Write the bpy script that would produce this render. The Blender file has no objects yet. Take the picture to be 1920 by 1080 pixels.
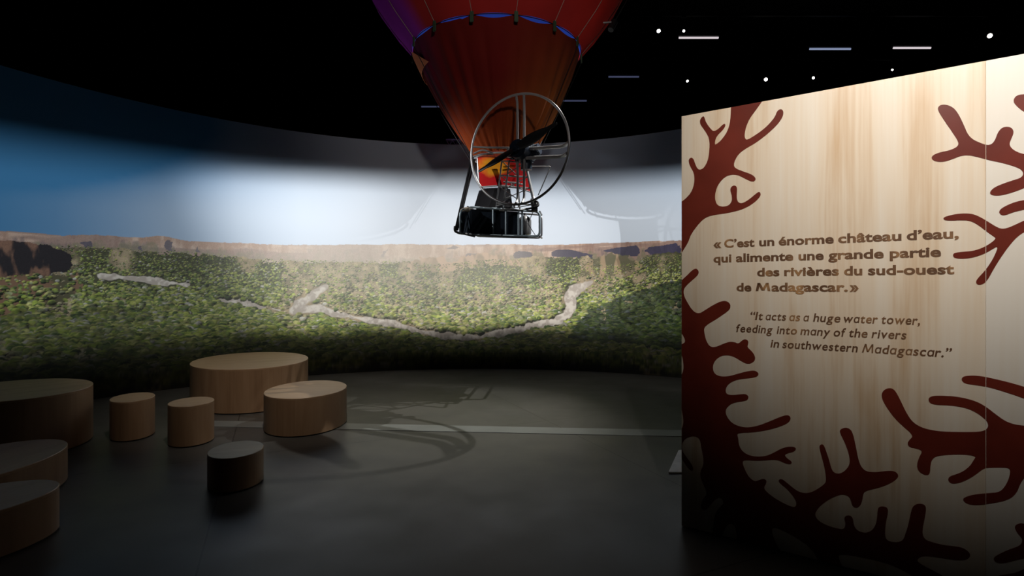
import bpy, bmesh, math, random
import numpy as np
from mathutils import Vector, Matrix
from mathutils.geometry import delaunay_2d_cdt

random.seed(7)
PI = math.pi
R_ = math.radians
S = bpy.context.scene
C = S.collection

# ---------------------------------------------------------------- camera
CAM_H = 1.6
cam_data = bpy.data.cameras.new('camera')
cam_data.sensor_width = 36.0
cam_data.lens = 36.0 * 1000.0 / 1920.0
cam_data.clip_start = 0.05
camera = bpy.data.objects.new('camera', cam_data)
camera.location = (0, 0, CAM_H)
camera.rotation_euler = (PI / 2, 0, 0)
C.objects.link(camera)
S.camera = camera

# ---------------------------------------------------------------- view and world
S.view_settings.view_transform = 'Standard'
S.view_settings.look = 'None'
S.view_settings.exposure = 0.0
S.view_settings.gamma = 1.0
S.view_settings.use_curve_mapping = False
world = bpy.data.worlds.new('dark_hall')
S.world = world
world.use_nodes = True
world.node_tree.nodes['Background'].inputs['Color'].default_value = (0.6, 0.7, 1.0, 1)
world.node_tree.nodes['Background'].inputs['Strength'].default_value = 0.0006


# ---------------------------------------------------------------- lights of the hall
def spot(name, loc, aim, watts, color, size, blend, radius=0.08, flat=1.0):
    d = bpy.data.lights.new(name, 'SPOT')
    d.energy = watts
    d.color = color
    d.spot_size = R_(size)
    d.spot_blend = blend
    d.shadow_soft_size = radius
    o = bpy.data.objects.new(name, d)
    C.objects.link(o)
    o.location = loc
    o.rotation_euler = (Vector(aim) - Vector(loc)).to_track_quat('-Z', 'Y').to_euler()
    o.scale = (1, flat, 1)          # cone flattened into a wide low beam
    return o


# unseen projectors washing the panorama, placed high in the hall; masks added
# (built with the lamps further down) trim the beam to a band of the curved wall
WASH_LIGHTS = [     # place, aim, watts, colour, cone, first and last degree of the wall they serve
    ((1.6, 2.6, 6.0), (-5.9, 7.9, 2.1), 3000, (0.88, 0.95, 1.0), 62, -95, 10),
    ((-6.0, 4.3, 5.2), (-1.6, 10.45, 2.2), 4700, (1.0, 0.99, 0.97), 53, -70, 50),
    ((5.6, 4.6, 5.6), (2.2, 9.95, 2.25), 4200, (1.0, 0.99, 0.97), 54, -25, 75),
]
for k, (l, a, w, c, s, d0, d1) in enumerate(WASH_LIGHTS):
    spot('mural_washer_light', l, a, w, c, s, 1.0, 0.020)
# a small lamp hung beside the balloon, thrown over the floor: the shadow of the gondola
spot('floor_light', (1.45, 7.9, 5.4), (-0.8, 6.7, 0.0), 980, (1.0, 0.97, 0.90), 46, 1.0, 0.012)
# over the wooden seats
spot('seat_light', (-1.0, 2.6, 7.2), (-3.1, 7.4, 0.3), 800, (1.0, 0.86, 0.72), 36, 1.0, 0.12)
# over the printed wooden panels
spot('panel_light', (0.75, 0.5, 4.5), (2.2, 2.9, 2.75), 520, (1.0, 0.94, 0.87), 64, 1.0, 0.05, 0.80)
spot('panel_light', (2.0, 0.2, 4.4), (2.85, 2.45, 2.7), 150, (1.0, 0.95, 0.89), 64, 1.0, 0.05, 0.80)
# inside the balloon
def bulb(name, loc, watts, color, radius):
    d = bpy.data.lights.new(name, 'POINT')
    d.energy = watts
    d.color = color
    d.shadow_soft_size = radius
    o = bpy.data.objects.new(name, d)
    C.objects.link(o)
    o.location = loc
    return o
bulb('envelope_bulb', (-0.24, 8.5, 6.4), 45, (0.9, 0.93, 1.0), 0.15)
# unseen spot on the outside of the envelope, high by the camera
spot('envelope_light', (0.8, 1.2, 5.2), (-0.1, 7.2, 5.3), 330, (1.0, 0.88, 0.80), 48, 1.0, 0.1)


# ---------------------------------------------------------------- helpers: objects
def tag(o, label=None, cat=None, group=None, kind=None):
    if label: o['label'] = label
    if cat: o['category'] = cat
    if group: o['group'] = group
    if kind: o['kind'] = kind
    return o

def thing(name, loc=(0, 0, 0), rz=0.0):
    o = bpy.data.objects.new(name, None)
    o.empty_display_size = 0.2
    C.objects.link(o)
    o.location = loc
    o.rotation_euler = (0, 0, rz)
    return o

def obj(name, bm, mat, parent=None, smooth=True, sharp=40):
    me = bpy.data.meshes.new(name)
    bmesh.ops.recalc_face_normals(bm, faces=bm.faces)
    bm.to_mesh(me)
    bm.free()
    if mat is not None:
        me.materials.append(mat)
    if smooth:
        me.polygons.foreach_set('use_smooth', [True] * len(me.polygons))
        me.set_sharp_from_angle(angle=R_(sharp))
    o = bpy.data.objects.new(name, me)
    C.objects.link(o)
    if parent is not None:
        o.parent = parent
    return o

def box(bm, c, s, rot=None):
    m = Matrix.Translation(Vector(c))
    if rot is not None:
        m = m @ rot.to_4x4()
    m = m @ Matrix.Diagonal((s[0], s[1], s[2], 1))
    return bmesh.ops.create_cube(bm, size=1.0, matrix=m)['verts']

def tube(bm, pts, r, seg=8, closed=False, cap=True):
    pts = [Vector(p) for p in pts]
    n = len(pts)
    rr = r if isinstance(r, (list, tuple)) else [r] * n
    rings = []
    prev = None
    for i in range(n):
        if closed:
            t = (pts[(i + 1) % n] - pts[i - 1]).normalized()
        else:
            t = (pts[min(i + 1, n - 1)] - pts[max(i - 1, 0)]).normalized()
        if prev is None:
            a = Vector((0, 0, 1)) if abs(t.z) < 0.9 else Vector((1, 0, 0))
            u = t.cross(a).normalized()
        else:
            u = (prev - t * prev.dot(t)).normalized()
        prev = u
        v = t.cross(u)
        rings.append([bm.verts.new(pts[i] + (u * math.cos(2 * PI * k / seg) + v * math.sin(2 * PI * k / seg)) * rr[i]) for k in range(seg)])
    m = n if closed else n - 1
    for i in range(m):
        a, b = rings[i], rings[(i + 1) % n]
        for k in range(seg):
            bm.faces.new((a[k], a[(k + 1) % seg], b[(k + 1) % seg], b[k]))
    if cap and not closed:
        bm.faces.new(rings[0][::-1])
        bm.faces.new(rings[-1])

def cyl(bm, a, b, r, seg=20, r2=None):
    tube(bm, [a, b], [r, r if r2 is None else r2], seg)

def rounded(pts, rad, n=4, closed=False):
    """polyline with its corners rounded"""
    P = [Vector(p) for p in pts]
    out = []
    N = len(P)
    for i, p in enumerate(P):
        if not closed and i in (0, N - 1):
            out.append(p)
            continue
        a, b = P[i - 1], P[(i + 1) % N]
        da, db = (a - p), (b - p)
        ra = min(rad, da.length * 0.45)
        rb = min(rad, db.length * 0.45)
        s, e = p + da.normalized() * ra, p + db.normalized() * rb
        for k in range(n + 1):
            t = k / n
            out.append(s * (1 - t) ** 2 + p * 2 * t * (1 - t) + e * t * t)
    return out

def at(px, py, Y):
    """a point of the place Y metres ahead, seen along a sight line of the reference"""
    return Vector(((px - 960) / 1000.0 * Y, Y, CAM_H - (py - 540) / 1000.0 * Y))


# ---------------------------------------------------------------- helpers: materials
def new_mat(name):
    m = bpy.data.materials.new(name)
    m.use_nodes = True
    nt = m.node_tree
    return m, nt, nt.nodes['Principled BSDF']

def nd(nt, kind, **kw):
    n = nt.nodes.new(kind)
    for k, v in kw.items():
        setattr(n, k, v)
    return n

def ramp(nt, stops, interp='LINEAR'):
    n = nt.nodes.new('ShaderNodeValToRGB')
    cr = n.color_ramp
    cr.interpolation = interp
    while len(cr.elements) < len(stops):
        cr.elements.new(0.5)
    for e, (p, c) in zip(cr.elements, stops):
        e.position = p
        e.color = (c[0], c[1], c[2], 1)
    return n

def plain(name, col, rough=0.5, metal=0.0, var=0.12, scale=9.0, spec=0.5):
    """one colour with faint procedural mottling"""
    m, nt, p = new_mat(name)
    tc = nd(nt, 'ShaderNodeTexCoord')
    no = nd(nt, 'ShaderNodeTexNoise')
    no.inputs['Scale'].default_value = scale
    no.inputs['Detail'].default_value = 4
    nt.links.new(tc.outputs['Object'], no.inputs['Vector'])
    lo = [c * (1 - var) for c in col]
    hi = [min(1, c * (1 + var)) for c in col]
    r = ramp(nt, [(0.3, lo), (0.7, hi)])
    nt.links.new(no.outputs['Fac'], r.inputs['Fac'])
    nt.links.new(r.outputs['Color'], p.inputs['Base Color'])
    p.inputs['Roughness'].default_value = rough
    p.inputs['Metallic'].default_value = metal
    p.inputs['Specular IOR Level'].default_value = spec
    return m

def wood(name, lo, mid, hi, scale=(9, 9, 0.7), rough=0.45, knot=0.5, tint=None):
    """vertical grain: noise drawn out along local z"""
    m, nt, p = new_mat(name)
    tc = nd(nt, 'ShaderNodeTexCoord')
    mp = nd(nt, 'ShaderNodeMapping')
    mp.inputs['Scale'].default_value = scale
    nt.links.new(tc.outputs['Object'], mp.inputs['Vector'])
    n1 = nd(nt, 'ShaderNodeTexNoise')
    n1.inputs['Scale'].default_value = 1.0
    n1.inputs['Detail'].default_value = 5
    n1.inputs['Roughness'].default_value = 0.55
    n1.inputs['Distortion'].default_value = knot
    nt.links.new(mp.outputs['Vector'], n1.inputs['Vector'])
    mp2 = nd(nt, 'ShaderNodeMapping')
    mp2.inputs['Scale'].default_value = (scale[0] * 9, scale[1] * 9, scale[2] * 2.5)
    nt.links.new(tc.outputs['Object'], mp2.inputs['Vector'])
    n2 = nd(nt, 'ShaderNodeTexNoise')
    n2.inputs['Scale'].default_value = 1.0
    n2.inputs['Detail'].default_value = 3
    nt.links.new(mp2.outputs['Vector'], n2.inputs['Vector'])
    mx = nd(nt, 'ShaderNodeMath', operation='MULTIPLY_ADD')
    nt.links.new(n2.outputs['Fac'], mx.inputs[0])
    mx.inputs[1].default_value = 0.28
    mx2 = nd(nt, 'ShaderNodeMath', operation='MULTIPLY_ADD')
    nt.links.new(n1.outputs['Fac'], mx2.inputs[0])
    mx2.inputs[1].default_value = 0.9
    mx2.inputs[2].default_value = -0.09
    nt.links.new(mx2.outputs[0], mx.inputs[2])
    r = ramp(nt, [(0.30, lo), (0.47, mid), (0.68, hi)])
    nt.links.new(mx.outputs[0], r.inputs['Fac'])
    nt.links.new(r.outputs['Color'], p.inputs['Base Color'])
    p.inputs['Roughness'].default_value = rough
    bp = nd(nt, 'ShaderNodeBump')
    bp.inputs['Strength'].default_value = 0.06
    bp.inputs['Distance'].default_value = 0.01
    nt.links.new(n2.outputs['Fac'], bp.inputs['Height'])
    nt.links.new(bp.outputs['Normal'], p.inputs['Normal'])
    return m

def glow(name, col, strength):
    m, nt, p = new_mat(name)
    p.inputs['Base Color'].default_value = (0.8, 0.8, 0.8, 1)
    p.inputs['Emission Color'].default_value = (*col, 1)
    p.inputs['Emission Strength'].default_value = strength
    return m

def concrete():
    m, nt, p = new_mat('polished_concrete')
    tc = nd(nt, 'ShaderNodeTexCoord')
    n1 = nd(nt, 'ShaderNodeTexNoise')
    n1.inputs['Scale'].default_value = 0.55
    n1.inputs['Detail'].default_value = 9
    n1.inputs['Roughness'].default_value = 0.62
    nt.links.new(tc.outputs['Object'], n1.inputs['Vector'])
    r = ramp(nt, [(0.30, (0.048, 0.047, 0.044)), (0.70, (0.092, 0.089, 0.083))])
    nt.links.new(n1.outputs['Fac'], r.inputs['Fac'])
    br = nd(nt, 'ShaderNodeTexBrick', offset=0.0)
    mp = nd(nt, 'ShaderNodeMapping')
    mp.inputs['Rotation'].default_value = (0, 0, R_(-24))
    mp.inputs['Location'].default_value = (0.4, 1.1, 0)
    nt.links.new(tc.outputs['Object'], mp.inputs['Vector'])
    nt.links.new(mp.outputs['Vector'], br.inputs['Vector'])
    br.inputs['Color1'].default_value = (1, 1, 1, 1)
    br.inputs['Color2'].default_value = (0.93, 0.93, 0.93, 1)
    br.inputs['Mortar'].default_value = (0.42, 0.42, 0.42, 1)
    br.inputs['Scale'].default_value = 1.0
    br.inputs['Brick Width'].default_value = 3.4
    br.inputs['Row Height'].default_value = 3.4
    br.inputs['Mortar Size'].default_value = 0.006
    mx = nd(nt, 'ShaderNodeMix', data_type='RGBA', blend_type='MULTIPLY')
    mx.inputs['Factor'].default_value = 1.0
    nt.links.new(r.outputs['Color'], mx.inputs['A'])
    nt.links.new(br.outputs['Color'], mx.inputs['B'])
    nt.links.new(mx.outputs['Result'], p.inputs['Base Color'])
    n2 = nd(nt, 'ShaderNodeTexNoise')
    n2.inputs['Scale'].default_value = 2.3
    n2.inputs['Detail'].default_value = 6
    nt.links.new(tc.outputs['Object'], n2.inputs['Vector'])
    rr = nd(nt, 'ShaderNodeMapRange')
    rr.inputs['To Min'].default_value = 0.24
    rr.inputs['To Max'].default_value = 0.44
    nt.links.new(n2.outputs['Fac'], rr.inputs['Value'])
    nt.links.new(rr.outputs['Result'], p.inputs['Roughness'])
    bp = nd(nt, 'ShaderNodeBump')
    bp.inputs['Strength'].default_value = 0.03
    bp.inputs['Distance'].default_value = 0.02
    nt.links.new(n2.outputs['Fac'], bp.inputs['Height'])
    nt.links.new(bp.outputs['Normal'], p.inputs['Normal'])
    p.inputs['Specular IOR Level'].default_value = 0.18
    return m

M = {
    'concrete': concrete(),
    'strip': plain('floor_strip_concrete', (0.16, 0.172, 0.168), 0.36, var=0.10, scale=3.0),
    'black_wall': plain('black_paint', (0.012, 0.012, 0.014), 0.85),
    'black_metal': plain('black_metal', (0.010, 0.010, 0.011), 0.5, 0.3),
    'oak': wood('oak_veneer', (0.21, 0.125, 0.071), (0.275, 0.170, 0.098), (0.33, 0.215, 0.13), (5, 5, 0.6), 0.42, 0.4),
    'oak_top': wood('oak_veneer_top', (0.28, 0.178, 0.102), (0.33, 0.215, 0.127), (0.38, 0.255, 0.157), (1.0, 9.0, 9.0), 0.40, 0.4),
    'plinth': plain('dark_recess', (0.012, 0.010, 0.008), 0.8),
    'poplar': wood('poplar_panel', (0.66, 0.46, 0.28), (0.80, 0.66, 0.50), (0.84, 0.74, 0.61), (6.0, 6.0, 0.45), 0.38, 0.5),
    'pale_panel': wood('pale_panel', (0.79, 0.69, 0.56), (0.82, 0.75, 0.65), (0.84, 0.78, 0.70), (3.0, 3.0, 0.3), 0.38, 0.2),
    'motif': plain('oxblood_paint', (0.150, 0.022, 0.012), 0.32, var=0.15, scale=5.0),
    'steel': plain('brushed_steel', (0.40, 0.40, 0.41), 0.30, 0.45, var=0.08),
    'grey_tube': plain('grey_tube', (0.24, 0.24, 0.25), 0.35, 0.55, var=0.1),
    'blue_steel': plain('blue_grey_tube', (0.34, 0.42, 0.47), 0.4, 0.3),
    'black_tube': plain('black_tube', (0.012, 0.012, 0.014), 0.35, 0.1, spec=0.3),
    'black_cloth': plain('black_cloth', (0.008, 0.008, 0.010), 0.9, spec=0.1),
    'navy': plain('navy_panel', (0.007, 0.012, 0.020), 0.6, spec=0.15),
    'engine': plain('engine_blue_black', (0.012, 0.020, 0.036), 0.4, 0.3),
    'prop': plain('propeller_black', (0.010, 0.010, 0.012), 0.35),
    'clip': plain('green_strap', (0.025, 0.055, 0.028), 0.7),
    'cord': plain('grey_cord', (0.30, 0.22, 0.18), 0.7),
    'tank': plain('tank_grey', (0.16, 0.16, 0.165), 0.4, 0.3),
    'canvas': plain('beige_canvas', (0.45, 0.36, 0.27), 0.8),
    'white': plain('white_board', (0.85, 0.87, 0.85), 0.5),
    'purple_lit_truss': plain('truss_with_lilac_light', (0.52, 0.46, 0.80), 0.4, 0.4),  # purple light on the truss is put into its colour
}

# ---------------------------------------------------------------- traced outlines, in metres on their own surfaces
# MOTIF, FRENCH, ENGLISH: (along the panel, up); panorama lines: (degrees round the curved wall, up)
MOTIF = {
    'upper': ((0.314,2.767),(0.314,2.749),(0.312,2.692),(0.305,2.637),(0.285,2.588),(0.249,2.546),(0.219,2.527),(0.215,2.535),(0.219,2.565),(0.235,2.59),(0.267,2.617),(0.282,2.641),(0.276,2.655),(0.262,2.649),(0.235,2.625),(0.207,2.615),(0.189,2.636),(0.17,2.665),(0.156,2.692),(0.152,2.712),(0.145,2.727),(0.132,2.722),(0.12,2.703),(0.123,2.678),(0.142,2.646),(0.165,2.608),(0.179,2.576),(0.183,2.532),(0.179,2.475),(0.17,2.428),(0.147,2.387),(0.118,2.376),(0.101,2.393),(0.089,2.424),(0.08,2.455),(0.065,2.467),(0.049,2.459),(0.047,2.44),(0.06,2.403),(0.078,2.372),(0.086,2.336),(0.082,2.283),(0.065,2.236),(0.031,2.2),(-0.001,2.178),(-0.029,2.165),(-0.029,1.811),(-0.001,1.833),(0.016,1.859),(0.046,1.907),(0.06,1.951),(0.099,2.007),(0.147,2.057),(0.203,2.074),(0.285,2.078),(0.374,2.092),(0.435,2.119),(0.478,2.155),(0.49,2.178),(0.482,2.198),(0.465,2.19),(0.426,2.157),(0.383,2.133),(0.358,2.14),(0.348,2.169),(0.35,2.207),(0.351,2.234),(0.343,2.249),(0.328,2.252),(0.312,2.241),(0.31,2.22),(0.319,2.191),(0.321,2.153),(0.299,2.125),(0.258,2.122),(0.229,2.137),(0.216,2.172),(0.218,2.22),(0.235,2.266),(0.267,2.305),(0.303,2.322),(0.348,2.319),(0.383,2.298),(0.418,2.274),(0.443,2.262),(0.459,2.269),(0.459,2.287),(0.435,2.311),(0.383,2.336),(0.343,2.358),(0.33,2.378),(0.339,2.415),(0.365,2.453),(0.409,2.479),(0.469,2.507),(0.528,2.548),(0.577,2.589),(0.608,2.629),(0.616,2.659),(0.61,2.681),(0.595,2.687),(0.579,2.675),(0.569,2.645),(0.536,2.606),(0.494,2.572),(0.443,2.543),(0.409,2.528),(0.396,2.542),(0.396,2.574),(0.405,2.615),(0.426,2.662),(0.461,2.706),(0.494,2.75),(0.507,2.771)),
    'lower': ((-0.022,1.626),(-0.003,1.649),(0.034,1.682),(0.071,1.719),(0.096,1.731),(0.114,1.712),(0.11,1.687),(0.077,1.657),(0.034,1.619),(0.013,1.588),(0.015,1.55),(0.04,1.501),(0.077,1.445),(0.114,1.43),(0.15,1.453),(0.203,1.489),(0.25,1.514),(0.285,1.519),(0.311,1.499),(0.311,1.469),(0.29,1.447),(0.227,1.4),(0.168,1.362),(0.146,1.336),(0.15,1.299),(0.162,1.251),(0.186,1.216),(0.221,1.218),(0.262,1.239),(0.302,1.257),(0.336,1.257),(0.358,1.247),(0.38,1.269),(0.397,1.28),(0.417,1.271),(0.417,1.248),(0.41,1.23),(0.435,1.208),(0.455,1.18),(0.457,1.151),(0.435,1.129),(0.408,1.124),(0.375,1.139),(0.336,1.163),(0.29,1.172),(0.244,1.159),(0.209,1.12),(0.201,1.076),(0.215,1.041),(0.256,1.029),(0.307,1.038),(0.364,1.061),(0.419,1.081),(0.457,1.087),(0.478,1.071),(0.471,1.051),(0.435,1.038),(0.375,1.026),(0.33,1.01),(0.296,0.983),(0.281,0.951),(0.285,0.921),(0.319,0.917),(0.369,0.929),(0.402,0.935),(0.42,0.921),(0.413,0.897),(0.38,0.885),(0.336,0.873),(0.302,0.851),(0.281,0.819),(0.285,0.783),(0.313,0.745),(0.352,0.727),(0.408,0.723),(0.473,0.745),(0.537,0.781),(0.589,0.813),(0.625,0.832),(0.648,0.833),(0.656,0.813),(0.64,0.786),(0.589,0.754),(0.516,0.722),(0.441,0.699),(0.375,0.686),(0.35,0.676),(0.358,0.649),(0.361,0.608),(0.379,0.573),(0.418,0.552),(0.469,0.552),(0.52,0.566),(0.561,0.593),(0.602,0.626),(0.642,0.645),(0.674,0.649),(0.684,0.638),(0.674,0.62),(0.642,0.606),(0.62,0.591),(0.634,0.573),(0.658,0.56),(0.66,0.546),(0.646,0.539),(0.622,0.541),(0.594,0.552),(0.561,0.552),(0.511,0.537),(0.461,0.526),(0.418,0.522),(0.387,0.514),(0.383,0.495),(0.396,0.46),(0.418,0.418),(0.452,0.395),(0.473,0.406),(0.503,0.424),(0.521,0.418),(0.52,0.397),(0.505,0.367),(0.52,0.347),(0.561,0.32),(0.61,0.299),(0.658,0.286),(0.679,0.289),(0.686,0.312),(0.678,0.337),(0.642,0.383),(0.602,0.41),(0.587,0.425),(0.594,0.44),(0.612,0.441),(0.65,0.413),(0.69,0.386),(0.729,0.382),(0.764,0.396),(0.798,0.425),(0.828,0.456),(0.838,0.476),(0.836,0.519),(0.828,0.565),(0.817,0.611),(0.806,0.656),(0.804,0.678),(0.817,0.69),(0.828,0.682),(0.839,0.649),(0.854,0.6),(0.865,0.551),(0.88,0.532),(0.906,0.533),(0.931,0.555),(0.952,0.589),(0.955,0.627),(0.945,0.676),(0.927,0.724),(0.906,0.771),(0.907,0.788),(0.935,0.805),(0.96,0.796),(0.972,0.765),(0.984,0.7),(0.995,0.634),(1.009,0.591),(1.033,0.571),(1.074,0.575),(1.115,0.589),(1.148,0.599),(1.171,0.594),(1.18,0.575),(1.168,0.553),(1.135,0.521),(1.088,0.491),(1.033,0.464),(1.019,0.447),(1.014,0.404),(1.005,0.373),(0.986,0.354),(0.967,0.362),(0.96,0.392),(0.952,0.412),(0.931,0.419),(0.906,0.414),(0.862,0.383),(0.817,0.338),(0.787,0.292),(0.781,0.26),(0.802,0.235),(0.847,0.219),(0.898,0.216),(0.926,0.219),(0.935,0.251),(0.927,0.283),(0.935,0.3),(0.956,0.307),(0.97,0.294),(0.974,0.252),(0.991,0.228),(1.026,0.224),(1.054,0.241),(1.074,0.274),(1.083,0.321),(1.085,0.367),(1.091,0.387),(1.112,0.395),(1.132,0.39),(1.132,0.358),(1.122,0.306),(1.118,0.24),(1.125,0.213),(1.148,0.207),(1.181,0.215),(1.201,0.234),(1.21,0.272),(1.217,0.298),(1.224,0.334),(1.234,0.396),(1.241,0.423),(1.258,0.442),(1.281,0.448),(1.296,0.441),(1.298,0.416),(1.291,0.364),(1.283,0.315),(1.283,0.281),(1.295,0.259),(1.321,0.254),(1.364,0.251),(1.405,0.256),(1.437,0.26),(1.462,0.253),(1.478,0.235),(1.474,0.214),(1.459,0.2),(1.428,0.188),(1.38,0.183),(1.331,0.179),(1.298,0.174),(1.274,0.163),(1.261,0.144),(1.263,0.132),(1.288,0.118),(1.328,0.105),(1.364,0.091),(1.37,0.086),(1.426,0.056),(1.483,-0.008),(1.51,-0.058),(1.372,-0.064),(1.344,0.002),(1.295,0.026),(1.22,0.06),(1.168,0.076),(1.101,0.086),(1.032,0.084),(0.964,0.082),(0.912,0.071),(0.898,0.059),(0.907,0.029),(0.924,-0.006),(0.946,-0.057),(0.828,-0.063),(0.802,-0.004),(0.783,0.034),(0.756,0.066),(0.725,0.088),(0.663,0.116),(0.607,0.132),(0.57,0.138),(0.551,0.127),(0.554,0.091),(0.574,0.043),(0.599,0.004),(0.623,-0.009),(0.635,-0.035),(0.365,-0.028),(0.347,-0.001),(0.348,0.037),(0.341,0.078),(0.326,0.099),(0.303,0.096),(0.285,0.073),(0.269,0.031),(0.26,0.003),(0.253,-0.035),(0.201,-0.04),(0.203,-0.001),(0.205,0.057),(0.212,0.117),(0.226,0.159),(0.249,0.191),(0.269,0.216),(0.262,0.243),(0.244,0.249),(0.217,0.231),(0.189,0.188),(0.165,0.154),(0.147,0.144),(0.128,0.15),(0.126,0.179),(0.139,0.216),(0.161,0.245),(0.163,0.265),(0.151,0.296),(0.132,0.331),(0.123,0.368),(0.125,0.398),(0.139,0.429),(0.145,0.46),(0.139,0.507),(0.129,0.554),(0.123,0.597),(0.104,0.618),(0.07,0.617),(0.031,0.597),(0.009,0.569),(0.001,0.537),(0.006,0.504),(0.031,0.473),(0.06,0.439),(0.078,0.408),(0.075,0.388),(0.058,0.385),(0.031,0.414),(-0.005,0.462),(-0.024,0.488),(-0.022,0.634),(-0.003,0.649),(0.009,0.676),(0.014,0.709),(0.007,0.758),(-0.003,0.803),(-0.022,0.817),(-0.022,0.994),(-0.003,1.011),(0.013,1.048),(0.013,1.098),(0.005,1.141),(-0.003,1.152),(-0.022,1.158),(-0.022,1.209),(-0.003,1.221),(0.022,1.234),(0.024,1.256),(0.009,1.286),(-0.003,1.298),(-0.022,1.31)),
    'antler': ((1.711,2.247),(1.666,2.263),(1.637,2.287),(1.624,2.314),(1.633,2.342),(1.642,2.37),(1.637,2.392),(1.619,2.405),(1.597,2.402),(1.582,2.38),(1.573,2.346),(1.56,2.325),(1.541,2.323),(1.514,2.34),(1.488,2.36),(1.468,2.388),(1.453,2.437),(1.433,2.496),(1.413,2.536),(1.385,2.559),(1.357,2.564),(1.345,2.549),(1.353,2.522),(1.377,2.47),(1.405,2.414),(1.428,2.364),(1.431,2.343),(1.421,2.329),(1.393,2.318),(1.353,2.314),(1.324,2.302),(1.32,2.285),(1.337,2.268),(1.369,2.261),(1.405,2.27),(1.437,2.283),(1.468,2.284),(1.507,2.268),(1.552,2.245),(1.597,2.227),(1.64,2.205),(1.669,2.185),(1.678,2.16),(1.666,2.142),(1.64,2.135),(1.597,2.12),(1.567,2.105),(1.552,2.085),(1.556,2.07),(1.582,2.062),(1.619,2.068),(1.655,2.081),(1.683,2.093),(1.725,2.111),(1.767,2.158)),
    'bud': ((1.711,2.035),(1.683,2.033),(1.651,2.028),(1.619,2.014),(1.593,1.997),(1.586,1.978),(1.597,1.964),(1.611,1.963),(1.64,1.976),(1.683,1.986),(1.725,1.998)),
    'fork': ((1.711,1.948),(1.683,1.934),(1.648,1.914),(1.619,1.899),(1.597,1.895),(1.575,1.909),(1.545,1.936),(1.514,1.963),(1.484,1.981),(1.445,1.986),(1.405,1.982),(1.369,1.971),(1.372,1.956),(1.397,1.951),(1.437,1.951),(1.476,1.946),(1.507,1.923),(1.545,1.881),(1.571,1.856),(1.575,1.849),(1.56,1.83),(1.53,1.807),(1.491,1.79),(1.445,1.787),(1.413,1.783),(1.407,1.769),(1.417,1.754),(1.453,1.751),(1.491,1.756),(1.537,1.776),(1.567,1.8),(1.582,1.809),(1.578,1.785),(1.56,1.736),(1.533,1.686),(1.507,1.651),(1.498,1.631),(1.505,1.616),(1.526,1.618),(1.545,1.641),(1.567,1.696),(1.597,1.759),(1.626,1.812),(1.655,1.855),(1.683,1.878),(1.711,1.893)),
    'tip': ((1.725,2.418),(1.683,2.463),(1.669,2.477),(1.648,2.506),(1.639,2.529),(1.648,2.55),(1.669,2.555),(1.711,2.546),(1.739,2.497)),
    'strip': ((1.709,1.105),(1.666,1.119),(1.623,1.131),(1.579,1.141),(1.534,1.15),(1.5,1.153),(1.465,1.149),(1.448,1.142),(1.442,1.128),(1.448,1.116),(1.459,1.108),(1.483,1.105),(1.517,1.103),(1.557,1.097),(1.601,1.084),(1.639,1.072),(1.677,1.058),(1.709,1.043)),
    'body': ((1.709,0.924),(1.677,0.923),(1.639,0.925),(1.607,0.938),(1.573,0.967),(1.54,0.997),(1.506,1.019),(1.465,1.031),(1.418,1.037),(1.37,1.035),(1.333,1.031),(1.312,1.021),(1.307,1.006),(1.315,0.988),(1.34,0.983),(1.382,0.987),(1.424,0.987),(1.465,0.981),(1.5,0.965),(1.528,0.942),(1.544,0.922),(1.547,0.9),(1.537,0.88),(1.511,0.867),(1.459,0.858),(1.406,0.851),(1.358,0.846),(1.309,0.848),(1.271,0.858),(1.239,0.88),(1.214,0.923),(1.191,0.98),(1.171,1.027),(1.155,1.049),(1.135,1.051),(1.112,1.036),(1.102,1.011),(1.108,0.979),(1.132,0.932),(1.168,0.88),(1.207,0.842),(1.233,0.818),(1.241,0.799),(1.227,0.781),(1.217,0.759),(1.227,0.741),(1.252,0.739),(1.274,0.735),(1.281,0.725),(1.268,0.692),(1.258,0.651),(1.265,0.62),(1.284,0.606),(1.306,0.604),(1.315,0.622),(1.316,0.662),(1.324,0.695),(1.343,0.714),(1.382,0.727),(1.43,0.738),(1.471,0.743),(1.5,0.739),(1.491,0.721),(1.477,0.688),(1.453,0.657),(1.424,0.634),(1.397,0.619),(1.388,0.602),(1.394,0.585),(1.412,0.581),(1.442,0.595),(1.477,0.624),(1.506,0.656),(1.528,0.683),(1.545,0.691),(1.585,0.7),(1.618,0.705),(1.628,0.699),(1.628,0.676),(1.62,0.638),(1.604,0.598),(1.585,0.575),(1.551,0.564),(1.511,0.551),(1.477,0.536),(1.453,0.519),(1.448,0.507),(1.459,0.492),(1.488,0.488),(1.528,0.5),(1.573,0.52),(1.612,0.54),(1.639,0.565),(1.656,0.598),(1.664,0.632),(1.682,0.673),(1.714,0.708)),
    'spur': ((1.699,0.445),(1.679,0.442),(1.662,0.44),(1.646,0.424),(1.646,0.408),(1.656,0.388),(1.669,0.372),(1.673,0.357),(1.668,0.336),(1.653,0.32),(1.624,0.299),(1.595,0.273),(1.572,0.25),(1.566,0.236),(1.575,0.221),(1.595,0.221),(1.624,0.236),(1.653,0.256),(1.679,0.271),(1.724,0.298),(1.732,0.385)),
    'root': ((1.732,0.262),(1.696,0.234),(1.679,0.219),(1.648,0.19),(1.61,0.17),(1.583,0.156),(1.566,0.137),(1.595,0.13),(1.653,0.141),(1.732,0.185)),
}
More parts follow.
